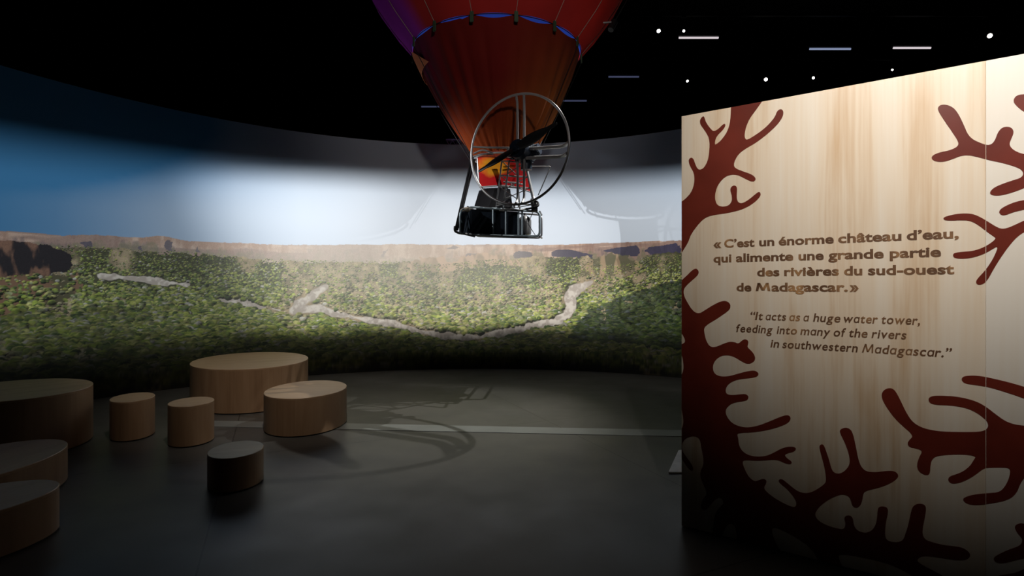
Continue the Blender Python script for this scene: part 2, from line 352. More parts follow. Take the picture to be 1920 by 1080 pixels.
FRENCH = [
    (1.86, [("«",0.207,0.256), ("C’est",0.273,0.453), ("un",0.48,0.565), ("énorme",0.589,0.876), ("château",0.898,1.192), ("d’eau,",1.215,1.432)]),
    (1.7665, [("qui",0.207,0.317), ("alimente",0.344,0.668), ("une",0.696,0.826), ("grande",0.849,1.113), ("partie",1.14,1.36)]),
    (1.674, [("des",0.468,0.593), ("rivières",0.619,0.902), ("du",0.927,1.014), ("sud-ouest",1.041,1.414)]),
    (1.581, [("de",0.348,0.435), ("Madagascar.",0.46,0.945), ("»",0.954,0.997)]),
]
ENGLISH = [
    (1.4035, [("“It",0.43,0.502), ("acts",0.517,0.63), ("as",0.647,0.705), ("a",0.722,0.752), ("huge",0.772,0.909), ("water",0.925,1.087), ("tower,",1.103,1.272)]),
    (1.3225, [("feeding",0.346,0.556), ("into",0.578,0.688), ("many",0.705,0.86), ("of",0.876,0.937), ("the",0.951,1.039), ("rivers",1.057,1.214)]),
    (1.238, [("in",0.543,0.592), ("southwestern",0.609,0.993), ("Madagascar.”",1.012,1.405)]),
]
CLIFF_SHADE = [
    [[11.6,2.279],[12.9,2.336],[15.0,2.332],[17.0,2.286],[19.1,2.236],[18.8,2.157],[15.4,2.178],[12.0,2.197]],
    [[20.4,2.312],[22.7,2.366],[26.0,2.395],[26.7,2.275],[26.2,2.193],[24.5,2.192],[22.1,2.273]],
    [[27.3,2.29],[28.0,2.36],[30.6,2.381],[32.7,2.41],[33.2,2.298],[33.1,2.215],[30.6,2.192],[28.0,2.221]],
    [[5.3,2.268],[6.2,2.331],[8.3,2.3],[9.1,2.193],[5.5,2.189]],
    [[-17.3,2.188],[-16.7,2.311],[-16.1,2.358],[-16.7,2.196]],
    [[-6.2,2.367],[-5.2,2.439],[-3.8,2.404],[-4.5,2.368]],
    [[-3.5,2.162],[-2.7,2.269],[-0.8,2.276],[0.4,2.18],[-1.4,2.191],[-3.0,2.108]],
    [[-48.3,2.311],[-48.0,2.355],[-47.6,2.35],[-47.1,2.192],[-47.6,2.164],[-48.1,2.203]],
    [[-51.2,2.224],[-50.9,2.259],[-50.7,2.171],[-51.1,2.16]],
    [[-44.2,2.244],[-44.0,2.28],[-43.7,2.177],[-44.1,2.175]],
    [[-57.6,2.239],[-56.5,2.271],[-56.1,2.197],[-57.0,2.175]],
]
SKYLINE = [[-67.7,2.308],[-65.0,2.324],[-62.2,2.327],[-59.2,2.322],[-57.0,2.357],[-54.8,2.37],[-53.1,2.37],[-50.7,2.367],[-49.1,2.413],[-47.8,2.406],[-45.9,2.362],[-40.8,2.362],[-37.1,2.366],[-33.4,2.367],[-30.2,2.382],[-22.9,2.413],[-13.3,2.451],[-3.3,2.454],[5.0,2.463],[12.4,2.442],[17.8,2.45],[21.4,2.458],[26.7,2.457],[33.0,2.445],[42.8,2.41]]
CLIFF_FOOT = [[-67.7,2.054],[-65.0,2.074],[-58.1,2.175],[-54.8,2.176],[-51.9,2.147],[-48.8,2.141],[-46.2,2.18],[-42.2,2.149],[-37.1,2.08],[-30.2,2.083],[-23.7,2.08],[-13.3,2.098],[-9.7,2.05],[-6.1,2.052],[-0.6,2.127],[5.0,2.147],[8.7,2.208],[12.4,2.224],[17.8,2.194],[21.4,2.004],[25.8,2.036],[28.0,2.187],[33.0,2.217],[42.8,2.199]]
BUTTE = [[-68.6,2.163],[-65.0,2.196],[-63.6,2.208],[-62.2,2.2],[-60.4,2.172],[-59.3,2.115],[-58.4,2.046],[-58.1,1.914],[-58.7,1.837],[-60.2,1.803],[-61.0,1.758],[-62.2,1.798],[-65.0,1.749],[-68.6,1.696]]
SLOPE = [[-68.6,1.76],[-65.0,1.769],[-62.2,1.798],[-59.7,1.834],[-58.1,1.787],[-57.6,1.562],[-59.2,1.416],[-62.2,1.388],[-65.0,1.194],[-68.6,1.088]]
RIVER = [[-26.0,1.64],[-27.8,1.502],[-29.8,1.348],[-31.2,1.197]]
WASH = [[-31.2,1.187],[-27.0,1.226],[-23.7,1.1],[-19.5,0.989],[-15.1,0.908],[-10.6,0.744],[-6.1,0.654],[-0.6,0.629],[4.1,0.736],[8.7,0.846],[12.8,0.956],[14.6,1.083]]
BEND = [[14.6,1.083],[15.3,1.239],[14.8,1.393],[15.7,1.548],[17.4,1.651],[18.7,1.712]]
TRACK = [[-42.2,1.414],[-39.3,1.364],[-36.4,1.303],[-33.8,1.222],[-31.2,1.187]]
SANDBAR = [[-55.4,1.778],[-52.5,1.76],[-48.8,1.7],[-45.6,1.652]]
KNOLL = [[-13.6,1.984],[-12.0,2.141],[-9.7,2.206],[-7.2,2.209],[-5.2,2.105],[-3.1,2.232],[0.4,2.296],[3.1,2.275],[5.7,2.147],[7.3,2.041],[-0.6,2.022],[-9.7,1.893]]
RIDGE = [[16.5,1.857],[18.3,2.06],[20.1,2.189],[22.3,2.264],[23.6,2.26],[26.2,2.094],[28.0,1.943],[24.9,1.918],[21.4,1.822]]
DARKHILL = [[62.3,2.023],[46.5,1.941],[34.2,1.788],[30.1,1.648],[26.7,1.551],[23.2,1.4],[20.5,1.276],[17.4,1.087],[16.0,0.879],[14.2,0.565],[34.2,0.47],[62.3,0.542]]
SEATS = [
    ('oval_platform', (-3.743, 7.661, 0), 0.759, 0.975, 0.484, 0.57, 'largest oval oak platform in front of the mural, in the middle of the seats', 'platform', 'large oval platforms'),
    ('oval_platform', (-5.05, 5.42, 0), 0.62, 0.72, 0.90, 0.57, 'large dim oval oak platform cut by the left edge of the photo', 'platform', 'large oval platforms'),
    ('oval_bench', (-2.411, 6.263, 0), 0.444, 0.571, 0.105, 0.418, 'mid-sized oval oak bench overlapping the largest platform, rightmost of the seats', 'bench', None),
    ('oval_stool', (-4.118, 5.792, 0), 0.201, 0.287, 0.507, 0.415, 'small oval oak stool left of its twin, between the two large platforms', 'stool', 'oval wooden stools'),
    ('oval_stool', (-3.348, 5.57, 0), 0.208, 0.255, 0.399, 0.415, 'small oval oak stool right of its twin, in front of the largest platform', 'stool', 'oval wooden stools'),
    ('oval_stool', (-2.269, 4.386, 0), 0.205, 0.25, 0.30, 0.275, 'low small oval stool standing alone nearest the middle of the floor', 'stool', 'oval wooden stools'),
    ('oval_bench', (-4.04, 3.907, 0), 0.72, 0.462, 1.484, 0.29, 'low dark oval bench at the left edge, behind the nearest one', 'bench', 'low oval seats'),
    ('oval_bench', (-3.36, 3.20, 0), 0.50, 0.33, 0.943, 0.29, 'low oval bench nearest the camera, almost lost in the dark at lower left', 'bench', 'low oval seats'),
]

# ================================================================ THE SETTING
bm = bmesh.new()
box(bm, (0, 12, -0.06), (40, 36, 0.12))
tag(obj('floor', bm, M['concrete'], None, False), kind='structure')
bm = bmesh.new()
box(bm, (0, 12, 10.06), (40, 36, 0.12))
tag(obj('ceiling', bm, M['black_wall'], None, False), kind='structure')
for nm, c, s in (('wall_left', (-20.1, 12, 5), (0.2, 36, 10)), ('wall_right', (20.1, 12, 5), (0.2, 36, 10)),
                 ('wall_back', (0, 30.1, 5), (40.4, 0.2, 10)), ('wall_front', (0, -6.1, 5), (40.4, 0.2, 10))):
    bm = bmesh.new()
    box(bm, c, s)
    tag(obj(nm, bm, M['black_wall'], None, False), kind='structure')

# curved wall that carries the panorama: an arc about (WX, WY)
WX, WY, WR, WH = -0.57, 4.01, 6.54, 4.43
def arc_pt(deg, r, z):
    a = R_(deg)
    return Vector((WX + r * math.sin(a), WY + r * math.cos(a), z))
bm = bmesh.new()
rows = []
for k in range(0, 141):
    d = -80 + k * 1.0
    rows.append([bm.verts.new(arc_pt(d, r, z)) for r, z in ((WR + 0.012, 0), (WR + 0.16, 0), (WR + 0.16, WH), (WR + 0.012, WH))])
for a, b in zip(rows, rows[1:]):
    for i in range(4):
        bm.faces.new((a[i], a[(i + 1) % 4], b[(i + 1) % 4], b[i]))
bm.faces.new(rows[0])
bm.faces.new(rows[-1][::-1])
tag(obj('wall_curved', bm, M['black_wall'], None, True, 30), kind='structure')

# pale strip let into the concrete
bm = bmesh.new()
v = [bm.verts.new(p) for p in ((-3.6, 6.42, 0.001), (-3.6, 6.16, 0.001), (3.6, 5.60, 0.001), (3.6, 5.86, 0.001))]
f = bm.faces.new(v)
e = bmesh.ops.extrude_face_region(bm, geom=[f])
bmesh.ops.translate(bm, vec=(0, 0, 0.003), verts=[g for g in e['geom'] if isinstance(g, bmesh.types.BMVert)])
tag(obj('trim_1', bm, M['strip'], None, False), kind='structure')


# ================================================================ THE PANORAMA
def fbm(h, w, cells, octaves, rng, aspect=1.0):
    """smooth value noise on an h x w raster, 0..1"""
    out = np.zeros((h, w))
    amp, tot = 1.0, 0.0
    for o in range(octaves):
        gw = int(cells * 2 ** o) + 2
        gh = max(2, int(cells * 2 ** o * h / w * aspect) + 2)
        g = rng.random((gh + 1, gw + 1))
        y = np.linspace(0, gh - 1.001, h)
        x = np.linspace(0, gw - 1.001, w)
        yi, xi = y.astype(int), x.astype(int)
        fy, fx = (y - yi)[:, None], (x - xi)[None, :]
        fy, fx = fy * fy * (3 - 2 * fy), fx * fx * (3 - 2 * fx)
        a = g[yi][:, xi] * (1 - fx) + g[yi][:, xi + 1] * fx
        b = g[yi + 1][:, xi] * (1 - fx) + g[yi + 1][:, xi + 1] * fx
        out += amp * (a * (1 - fy) + b * fy)
        tot += amp
        amp *= 0.55
    return out / tot

def inside(T, Z, poly):
    hit = np.zeros(T.shape, bool)
    n = len(poly)
    for i in range(n):
        x0, y0 = poly[i]
        x1, y1 = poly[(i + 1) % n]
        if y0 == y1:
            continue
        c = ((y0 > Z) != (y1 > Z)) & (T < (x1 - x0) * (Z - y0) / (y1 - y0) + x0)
        hit ^= c
    return hit

def dist_line(T, Z, line, k):
    """distance in metres to a polyline given in (degrees, metres); k metres per degree"""
    d = np.full(T.shape, 9.0)
    for (x0, y0), (x1, y1) in zip(line, line[1:]):
        ax, ay = (x1 - x0) * k, y1 - y0
        px, py = (T - x0) * k, Z - y0
        t = np.clip((px * ax + py * ay) / (ax * ax + ay * ay), 0, 1)
        d = np.minimum(d, np.hypot(px - t * ax, py - t * ay))
    return d

def mixc(a, b, t):
    t = np.clip(t, 0, 1)[..., None]
    return a * (1 - t) + np.array(b) * t

def step(e0, e1, x):
    t = np.clip((x - e0) / (e1 - e0), 0, 1)
    return t * t * (3 - 2 * t)

def paint_panorama():
    """the printed landscape: a wooded valley with a dry river under red cliffs"""
    rng = np.random.default_rng(11)
    T1 = np.concatenate([np.arange(-80, -67, 0.5), np.arange(-67, 58, 0.062), np.arange(58, 60.6, 0.5)])
    Z1 = np.concatenate([np.linspace(0, 0.36, 8), np.arange(0.37, 2.50, 0.0075), np.linspace(2.53, WH, 26)])
    T, Z = np.meshgrid(T1, Z1)
    h, w = T.shape
    k = R_(1) * WR
    full = lambda c: np.broadcast_to(np.array(c, float), T.shape + (3,))
    n_big = fbm(h, w, 9, 4, rng)
    n_mid = fbm(h, w, 40, 4, rng)
    n_fine = fbm(h, w, 190, 3, rng)
    n_grain = rng.random((h, w))
    n_vert = fbm(h, w, 170, 3, rng, 0.30)
    n_hor = fbm(h, w, 10, 4, rng, 9.0)
    foot = lambda t: np.interp(t, [p[0] for p in CLIFF_FOOT], [p[1] for p in CLIFF_FOOT])
    sky_z = np.interp(T, [p[0] for p in SKYLINE], [p[1] for p in SKYLINE]) + (n_fine[:1] - 0.5) * 0.018 + (n_mid[:1] - 0.5) * 0.02
    foot_z = foot(T) + (n_mid - 0.5) * 0.16 + (n_fine - 0.5) * 0.06
    # sky: deep blue at the left, bleached towards the sun in the middle
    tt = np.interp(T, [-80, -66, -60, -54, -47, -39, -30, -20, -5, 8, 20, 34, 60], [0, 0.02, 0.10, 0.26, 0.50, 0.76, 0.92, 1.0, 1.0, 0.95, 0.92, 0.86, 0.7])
    up = step(2.7, 4.3, Z) * 0.70  # sky bluer upward, with the dim upper wall painted in
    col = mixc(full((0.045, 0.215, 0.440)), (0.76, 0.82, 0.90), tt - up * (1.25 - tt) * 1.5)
    # valley floor: dark earth under the trees, dry grass in the clearings
    patch = n_mid * 0.55 + n_big * 0.45
    dry = np.interp(T, [-66, -40, -22, -8, 6, 14, 30], [0.0, 0.02, 0.05, 0.07, 0.07, 0.03, -0.03]) * step(0.5, 0.9, Z)
    patch = patch + dry
    veg = mixc(full((0.070, 0.070, 0.030)), (0.44, 0.34, 0.21), step(0.50, 0.62, patch))
    veg = veg * (0.35 + 0.7 * n_fine + 0.6 * n_grain * n_fine)[..., None]
    # cliffs: strata, gullies, scree running out among the trees
    depth = np.clip((sky_z - Z) / np.maximum(sky_z - foot_z, 0.03), 0, 1.5)
    cl = mixc(full((0.40, 0.23, 0.155)), (0.66, 0.47, 0.36), step(0.38, 0.62, n_vert * 0.6 + n_hor * 0.4))
    cl = mixc(cl, (0.24, 0.14, 0.12), step(0.52, 0.66, n_hor) * 0.75)
    cl = mixc(cl, (0.12, 0.085, 0.10), step(0.55, 0.66, n_vert * 0.5 + n_mid * 0.5) * 0.6 * step(0.2, 0.4, depth))
    cl = mixc(cl, (0.17, 0.17, 0.085), step(0.55, 1.0, depth + (n_fine - .5) * 1.0 + (n_mid - .5)) * 0.65)
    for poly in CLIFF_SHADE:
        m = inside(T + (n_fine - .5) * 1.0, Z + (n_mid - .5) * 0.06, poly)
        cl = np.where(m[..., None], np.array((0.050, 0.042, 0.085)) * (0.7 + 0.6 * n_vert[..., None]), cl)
    hz = np.interp(T, [-66, -52, -40, -28, -15, -3, 8, 16, 34], [0.05, 0.12, 0.28, 0.52, 0.55, 0.35, 0.12, 0.0, 0.0])
    cl = mixc(cl, (0.76, 0.63, 0.56), hz)
    cl = cl * (0.86 + 0.28 * n_grain)[..., None]
    ground = np.where((Z >= foot_z)[..., None], cl, veg)
    # outcrops in the middle of the valley
    for poly, c0, c1 in ((KNOLL, (0.60, 0.40, 0.28), (0.34, 0.24, 0.16)), (RIDGE, (0.42, 0.29, 0.17), (0.11, 0.105, 0.05))):
        m = inside(T + (n_mid - .5) * 2.4, Z + (n_fine - .5) * 0.12 + (n_mid - .5) * 0.12, poly)
        sl = fbm(h, w, 150, 2, np.random.default_rng(3), 0.3)
        c = mixc(full(c0), c1, step(0.42, 0.60, sl))
        ground = np.where(m[..., None], c * 0.85 + ground * 0.15, ground)
    sand = np.zeros(T.shape)
    bank = np.zeros(T.shape)
    for line, r0 in ((RIVER, 0.075), (WASH, 0.065), (BEND, 0.080), (TRACK, 0.034), (SANDBAR, 0.035)):
        taper = np.clip(1.25 - (Z - 1.2) * 1.1, 0.45, 1.3) if line is RIVER else 1.0
        d = dist_line(T, Z, line, k) + (n_mid - 0.5) * 0.16 + (n_fine - .5) * 0.05
        sand = np.maximum(sand, 1 - step(r0 * 0.75 * taper, r0 * 1.15 * taper, d))
        bank = np.maximum(bank, 1 - step(r0 * 1.0 * taper, r0 * 1.9 * taper, d))
    slope = inside(T + (n_mid - .5) * 3, Z + (n_mid - .5) * 0.3, SLOPE)
    ground = np.where(slope[..., None], mixc(full((0.25, 0.14, 0.085)), (0.10, 0.09, 0.045), step(.42, .6, n_mid)), ground)
    darkhill = inside(T + (n_mid - .5) * 3, Z + (n_mid - .5) * 0.16, DARKHILL)
    sandcol = mixc(full((0.50, 0.43, 0.37)), (0.78, 0.70, 0.61), step(.35, .65, n_fine))
    ground = ground * (1 - sand[..., None]) + sandcol * sand[..., None]
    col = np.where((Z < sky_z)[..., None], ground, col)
    # trees, far ones first
    count = 52000
    tz = 2.20 - 2.1 * rng.random(count) ** 1.0
    tx = -68 + 127 * rng.random(count)
    ft = foot(tx)
    greens = np.array([(0.21, 0.26, 0.045), (0.29, 0.31, 0.075), (0.15, 0.19, 0.050), (0.075, 0.115, 0.035), (0.34, 0.33, 0.12), (0.20, 0.21, 0.11)])
    for i in np.argsort(-tz):
        t0, z0 = tx[i], tz[i]
        if z0 > ft[i] + 0.03:
            continue
        rad = (0.0085 + 0.030 * max(0.0, 2.2 - z0) ** 1.25) * rng.uniform(0.40, 1.30)
        c0, r0 = int(np.searchsorted(T1, t0)), int(np.searchsorted(Z1, z0))
        if r0 >= h or c0 >= w:
            continue
        if rng.random() < bank[r0, c0] * 1.05:
            continue
        if slope[r0, c0] and rng.random() < 0.6:
            continue
        if patch[r0, c0] > 0.57 and rng.random() < 0.72:
            if rng.random() < 0.35:
                continue
            rad *= 0.62
            scrub = True
        else:
            scrub = False
        wd, ht = rad * 1.3, rad * 0.95
        ca, cb = np.searchsorted(T1, t0 - wd / k), np.searchsorted(T1, t0 + wd / k) + 1
        ra, rb = np.searchsorted(Z1, z0 - ht), np.searchsorted(Z1, z0 + ht) + 1
        dx = (T[ra:rb, ca:cb] - t0) * k / wd
        dz = (Z[ra:rb, ca:cb] - z0) / ht
        nf = n_fine[ra:rb, ca:cb] - 0.5
        a = 1 - step(0.65, 1.0, dx * dx + dz * dz + nf * 2.0)
        g = greens[rng.integers(0, 6)] * rng.uniform(0.6, 1.4)
        if scrub:
            g = np.array((0.40, 0.35, 0.21)) * rng.uniform(0.45, 1.15)
        elif rng.random() < 0.06:
            g = np.array((0.42, 0.40, 0.34)) * rng.uniform(0.7, 1.1)
        g = g * (0.62 + 0.9 * n_big[r0, c0])
        if darkhill[r0, c0]:
            g = g * np.array((0.20, 0.25, 0.28))
        elif z0 < 1.3:
            g = g * float(np.interp(t0, [-66, -56, -47, -40], [0.38, 0.50, 0.80, 1.0]))
        lit = np.clip(0.72 + 1.0 * dz - 0.50 * dx + nf * 2.6, 0.05, 1.75)
        pc = g[None, None, :] * lit[..., None]
        col[ra:rb, ca:cb] = col[ra:rb, ca:cb] * (1 - a[..., None]) + pc * a[..., None]
    # pale haze over the far middle of the valley
    mist = np.interp(T, [-66, -45, -28, -12, 4, 14, 34], [0.0, 0.06, 0.32, 0.40, 0.30, 0.10, 0.0]) * step(0.5, 2.0, Z)
    col = np.where((Z < sky_z)[..., None], mixc(col, (0.70, 0.69, 0.60), mist), col)
    # dark butte at the left end
    b = inside(T + (n_mid - .5) * 1.4, Z + (n_fine - .5) * 0.07, BUTTE)
    bc = mixc(full((0.25, 0.135, 0.09)), (0.022, 0.018, 0.022), step(0.44, 0.56, n_vert * 0.45 + n_mid * 0.55 + (1.98 - Z) * 0.35))
    col = np.where(b[..., None], bc * (0.8 + 0.4 * n_grain[..., None]), col)
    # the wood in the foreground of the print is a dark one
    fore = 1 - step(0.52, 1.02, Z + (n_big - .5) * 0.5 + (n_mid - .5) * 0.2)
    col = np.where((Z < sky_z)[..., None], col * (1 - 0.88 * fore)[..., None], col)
    return T1, Z1, np.clip(col, 0.004, 0.95)

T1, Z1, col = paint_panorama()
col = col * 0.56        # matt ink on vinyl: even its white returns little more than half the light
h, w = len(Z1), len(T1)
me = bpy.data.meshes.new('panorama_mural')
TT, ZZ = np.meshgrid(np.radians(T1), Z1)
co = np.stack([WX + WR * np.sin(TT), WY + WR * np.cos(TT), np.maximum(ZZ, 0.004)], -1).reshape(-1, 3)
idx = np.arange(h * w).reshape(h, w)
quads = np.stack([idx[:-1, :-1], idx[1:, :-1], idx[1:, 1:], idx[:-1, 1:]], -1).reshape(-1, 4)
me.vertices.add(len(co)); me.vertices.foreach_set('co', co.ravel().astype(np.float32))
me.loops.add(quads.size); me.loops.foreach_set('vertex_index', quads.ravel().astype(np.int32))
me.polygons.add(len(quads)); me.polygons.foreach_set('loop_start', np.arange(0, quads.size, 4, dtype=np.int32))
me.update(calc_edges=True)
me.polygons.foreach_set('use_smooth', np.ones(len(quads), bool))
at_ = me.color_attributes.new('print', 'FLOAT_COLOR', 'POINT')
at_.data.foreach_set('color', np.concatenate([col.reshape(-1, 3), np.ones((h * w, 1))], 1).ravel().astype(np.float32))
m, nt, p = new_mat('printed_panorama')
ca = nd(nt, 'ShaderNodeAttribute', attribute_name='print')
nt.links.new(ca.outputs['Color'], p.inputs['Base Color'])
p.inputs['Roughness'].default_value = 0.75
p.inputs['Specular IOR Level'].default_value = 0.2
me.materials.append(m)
mural = bpy.data.objects.new('panorama_mural', me)
C.objects.link(mural)
tag(mural, 'curved printed panorama of a wooded valley, dry river and red cliffs on the back wall', 'mural')


# ================================================================ WOODEN SEATS
def oval(n, a, b):
    return [(a * math.cos(2 * PI * k / n), b * math.sin(2 * PI * k / n)) for k in range(n)]

def oval_seat(name, loc, a, b, rot, hgt, label, cat, group):
    t = thing(name, loc, rot)
    tag(t, label, cat, group)
    N = 96
    def ring(bm, s, z):
        return [bm.verts.new((x * (a - s) / a, y * (b - s) / b, z)) for x, y in oval(N, a, b)]
    def skin(bm, r0, r1):
        for k in range(N):
            bm.faces.new((r0[k], r0[(k + 1) % N], r1[(k + 1) % N], r1[k]))
    bm = bmesh.new()
    rs = [ring(bm, 0.012, 0.0), ring(bm, 0.012, 0.014)]
    skin(bm, rs[0], rs[1]); bm.faces.new(rs[0][::-1]); bm.faces.new(rs[1])
    obj('plinth', bm, M['plinth'], t)
    bm = bmesh.new()
    rs = [ring(bm, 0.0, 0.014), ring(bm, 0.0, hgt - 0.020)]
    skin(bm, rs[0], rs[1]); bm.faces.new(rs[0][::-1]); bm.faces.new(rs[1])
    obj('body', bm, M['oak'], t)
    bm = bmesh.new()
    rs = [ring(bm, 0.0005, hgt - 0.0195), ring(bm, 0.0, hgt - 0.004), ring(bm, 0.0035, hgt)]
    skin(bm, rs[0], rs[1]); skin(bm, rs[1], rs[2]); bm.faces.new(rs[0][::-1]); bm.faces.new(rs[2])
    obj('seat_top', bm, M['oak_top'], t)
    return t

G1, G2, G3 = 'large oval platforms', 'oval wooden stools', 'low oval seats'
for a_ in SEATS:
    oval_seat(*a_)


# ================================================================ PRINTED PANELS
PANEL_H, SEAM, PANEL_END, PANEL_T = 2.752, 1.5375, 3.1, 0.09
PANEL_LOC, PANEL_RZ = (1.138, 3.579, 0), math.atan2(-0.5696, 0.8217)

def chaikin(p, n):
    for _ in range(n):
        q = []
        for i in range(len(p)):
            a, b = p[i], p[(i + 1) % len(p)]
            q.append((a[0] * .75 + b[0] * .25, a[1] * .75 + b[1] * .25))
            q.append((a[0] * .25 + b[0] * .75, a[1] * .25 + b[1] * .75))
        p = q
    return p

def motif_meshes(u0, u1, thick=0.0016):
    """each painted branch that crosses this board, cut off at the board's edges"""
    for pts in MOTIF.values():
        P = chaikin(pts, 2)
        b2 = bmesh.new()
        vs, _, fs, _, _, _ = delaunay_2d_cdt([Vector(p) for p in P], [(i, (i + 1) % len(P)) for i in range(len(P))], [], 1, 1e-6)
        bv = [b2.verts.new((v.x, 0, v.y)) for v in vs]
        for f in fs:
            b2.faces.new([bv[i] for i in f])
        for co, no in (((u0, 0, 0), (-1, 0, 0)), ((u1, 0, 0), (1, 0, 0)), ((0, 0, 0.006), (0, 0, -1)), ((0, 0, PANEL_H - 0.0005), (0, 0, 1))):
            bmesh.ops.bisect_plane(b2, geom=b2.verts[:] + b2.edges[:] + b2.faces[:], plane_co=co, plane_no=no, clear_outer=True)
        if b2.faces:
            e = bmesh.ops.extrude_face_region(b2, geom=b2.faces[:])
            bmesh.ops.translate(b2, vec=(0, -thick, 0), verts=[g for g in e['geom'] if isinstance(g, bmesh.types.BMVert)])
            b2.verts.ensure_lookup_table()
            while b2.verts:                 # one mesh per separate piece
                seen, todo = set(), [b2.verts[0]]
                while todo:
                    v = todo.pop()
                    if v not in seen:
                        seen.add(v)
                        todo += [e.other_vert(v) for e in v.link_edges if e.other_vert(v) not in seen]
                piece, new = bmesh.new(), {}
                for v in seen:
                    new[v] = piece.verts.new(v.co)
                for f in b2.faces:
                    if f.verts[0] in seen:
                        piece.faces.new([new[v] for v in f.verts])
                bmesh.ops.delete(b2, geom=list(seen), context='VERTS')
                b2.verts.ensure_lookup_table()
                yield piece
        b2.free()

def letter_m(bold):
    """capital M with splayed legs"""
    V, F = [], []
    w = 0.155 if bold > 0.02 else 0.115
    for a, b in (((0.07, 0.0), (0.17, 0.70)), ((0.17, 0.70), (0.42, 0.06)), ((0.42, 0.06), (0.67, 0.70)), ((0.67, 0.70), (0.77, 0.0))):
        n = len(V)
        hw = w / 2 * (1.0 if abs(a[0] - b[0]) < 0.2 else 1.08)
        V += [(a[0] - hw, a[1]), (a[0] + hw, a[1]), (b[0] + hw, b[1]), (b[0] - hw, b[1])]
        F.append((n, n + 1, n + 2, n + 3))
    return V, F

def glyphs(text, bold):
    if text[0] == 'M':
        V, F = letter_m(bold)
        if len(text) > 1:
            v2, f2 = glyphs(text[1:], bold)
            dx = max(v[0] for v in V) + 0.06 - min(v[0] for v in v2)
            F += [tuple(len(V) + i for i in f) for f in f2]
            V += [(v[0] + dx, v[1]) for v in v2]
        return V, F
    return outlines(text, bold)

def outlines(text, bold):
    """flat outlines of a word in the built-in sans face, as (verts, faces)"""
    cu = bpy.data.curves.new('word', 'FONT')
    cu.body = text
    cu.size = 1.0
    cu.offset = bold
    cu.resolution_u = 4
    o = bpy.data.objects.new('word', cu)
    C.objects.link(o)
    dg = bpy.context.evaluated_depsgraph_get()
    me = o.evaluated_get(dg).to_mesh()
    V = [(v.co.x, v.co.y) for v in me.vertices]
    F = [tuple(p.vertices) for p in me.polygons]
    o.evaluated_get(dg).to_mesh_clear()
    bpy.data.objects.remove(o)
    bpy.data.curves.remove(cu)
    return V, F

_cache = {}
def glyph(ch, bold):
    if ch not in _cache:
        V, F = glyphs(ch, bold)
        _cache[ch] = (V, F, min(v[0] for v in V), max(v[0] for v in V))
    return _cache[ch]

def word_italic(text, bold):
    """letters set one by one: single-storey a, all leaning"""
    V, F, x = [], [], 0.0
    for ch in text:
        g = 'ɑ' if ch == 'a' else ch
        v, f, a, b = glyph(g, bold)
        s = 1.0
        if ch == 'a':
            o = glyph('o', bold)
            s = (max(p[1] for p in o[0]) - min(p[1] for p in o[0])) / (max(p[1] for p in v) - min(p[1] for p in v))
        side = 0.028 if ch in 'rtfvwy,.”“' else 0.046
        x += side
        base = len(V)
        y0 = min(p[1] for p in v) if ch == 'a' else 0.0
        yo = -0.012 if ch == 'a' else 0.0
        V += [(x + (p[0] - a) * s, (p[1] - y0) * s + yo) for p in v]
        F += [tuple(base + i for i in q) for q in f]
        x += (b - a) * s + side
    return [(p[0] + 0.17 * p[1], p[1]) for p in V], F

def lettering(parent, z, words, size, italic, label, mat):
    for text, u0, u1 in words:
        bm = bmesh.new()
        V, F = word_italic(text, 0.016) if italic else glyphs(text, 0.030)
        a, b = min(v[0] for v in V), max(v[0] for v in V)
        k = (u1 - u0) / (b - a)
        front = [bm.verts.new((u0 + (v[0] - a) * k, -0.0012, z + v[1] * size)) for v in V]
        for f in F:
            try:
                bm.faces.new([front[i] for i in f])
            except ValueError:
                pass
        o = obj('lettering', bm, mat, parent, False)
        # the letters stand a hair's breadth proud of the board
        sd = o.modifiers.new('thickness', 'SOLIDIFY')
        sd.thickness = 0.001
        sd.offset = 0
        o['label'] = label

def panel(name, u0, u1, mat, label):
    t = thing(name, PANEL_LOC, PANEL_RZ)
    tag(t, label, 'panel')
    bm = bmesh.new()
    v = box(bm, ((u0 + u1) / 2, PANEL_T / 2, PANEL_H / 2 + 0.003), (u1 - u0, PANEL_T, PANEL_H - 0.006))
    bmesh.ops.bevel(bm, geom=bm.edges[:], offset=0.0008, segments=1, affect='EDGES')
    obj('board', bm, mat, t, False)
    for bm in motif_meshes(u0 + 0.001, u1 - 0.001):
        o = obj('painted_branch', bm, M['motif'], t, False)
        o['label'] = 'dark red branching motif painted on the wood'
    return t

left = panel('display_panel', 0.0, SEAM - 0.0002, M['poplar'], 'tall blond wood display panel with French and English quotation and dark red branches')
panel('display_panel', SEAM + 0.0002, PANEL_END, M['pale_panel'], 'plain pale display panel at the right edge, butted against the lettered one')

# brown stained lettering that takes on the grain below it
m, nt, p = new_mat('brown_lettering')
tc = nd(nt, 'ShaderNodeTexCoord')
mp = nd(nt, 'ShaderNodeMapping')
mp.inputs['Scale'].default_value = (5.0, 5.0, 2.2)
nt.links.new(tc.outputs['Object'], mp.inputs['Vector'])
no = nd(nt, 'ShaderNodeTexNoise')
no.inputs['Scale'].default_value = 1.6
no.inputs['Detail'].default_value = 4
nt.links.new(mp.outputs['Vector'], no.inputs['Vector'])
r = ramp(nt, [(0.42, (0.125, 0.058, 0.026)), (0.55, (0.21, 0.105, 0.048)), (0.68, (0.45, 0.24, 0.10))])
nt.links.new(no.outputs['Fac'], r.inputs['Fac'])
nt.links.new(r.outputs['Color'], p.inputs['Base Color'])
p.inputs['Roughness'].default_value = 0.45
for z, ws in FRENCH:
    lettering(left, z, ws, 0.0725, False, 'bold brown French word', m)
for z, ws in ENGLISH:
    lettering(left, z, ws, 0.0690, True, 'brown italic English word', m)

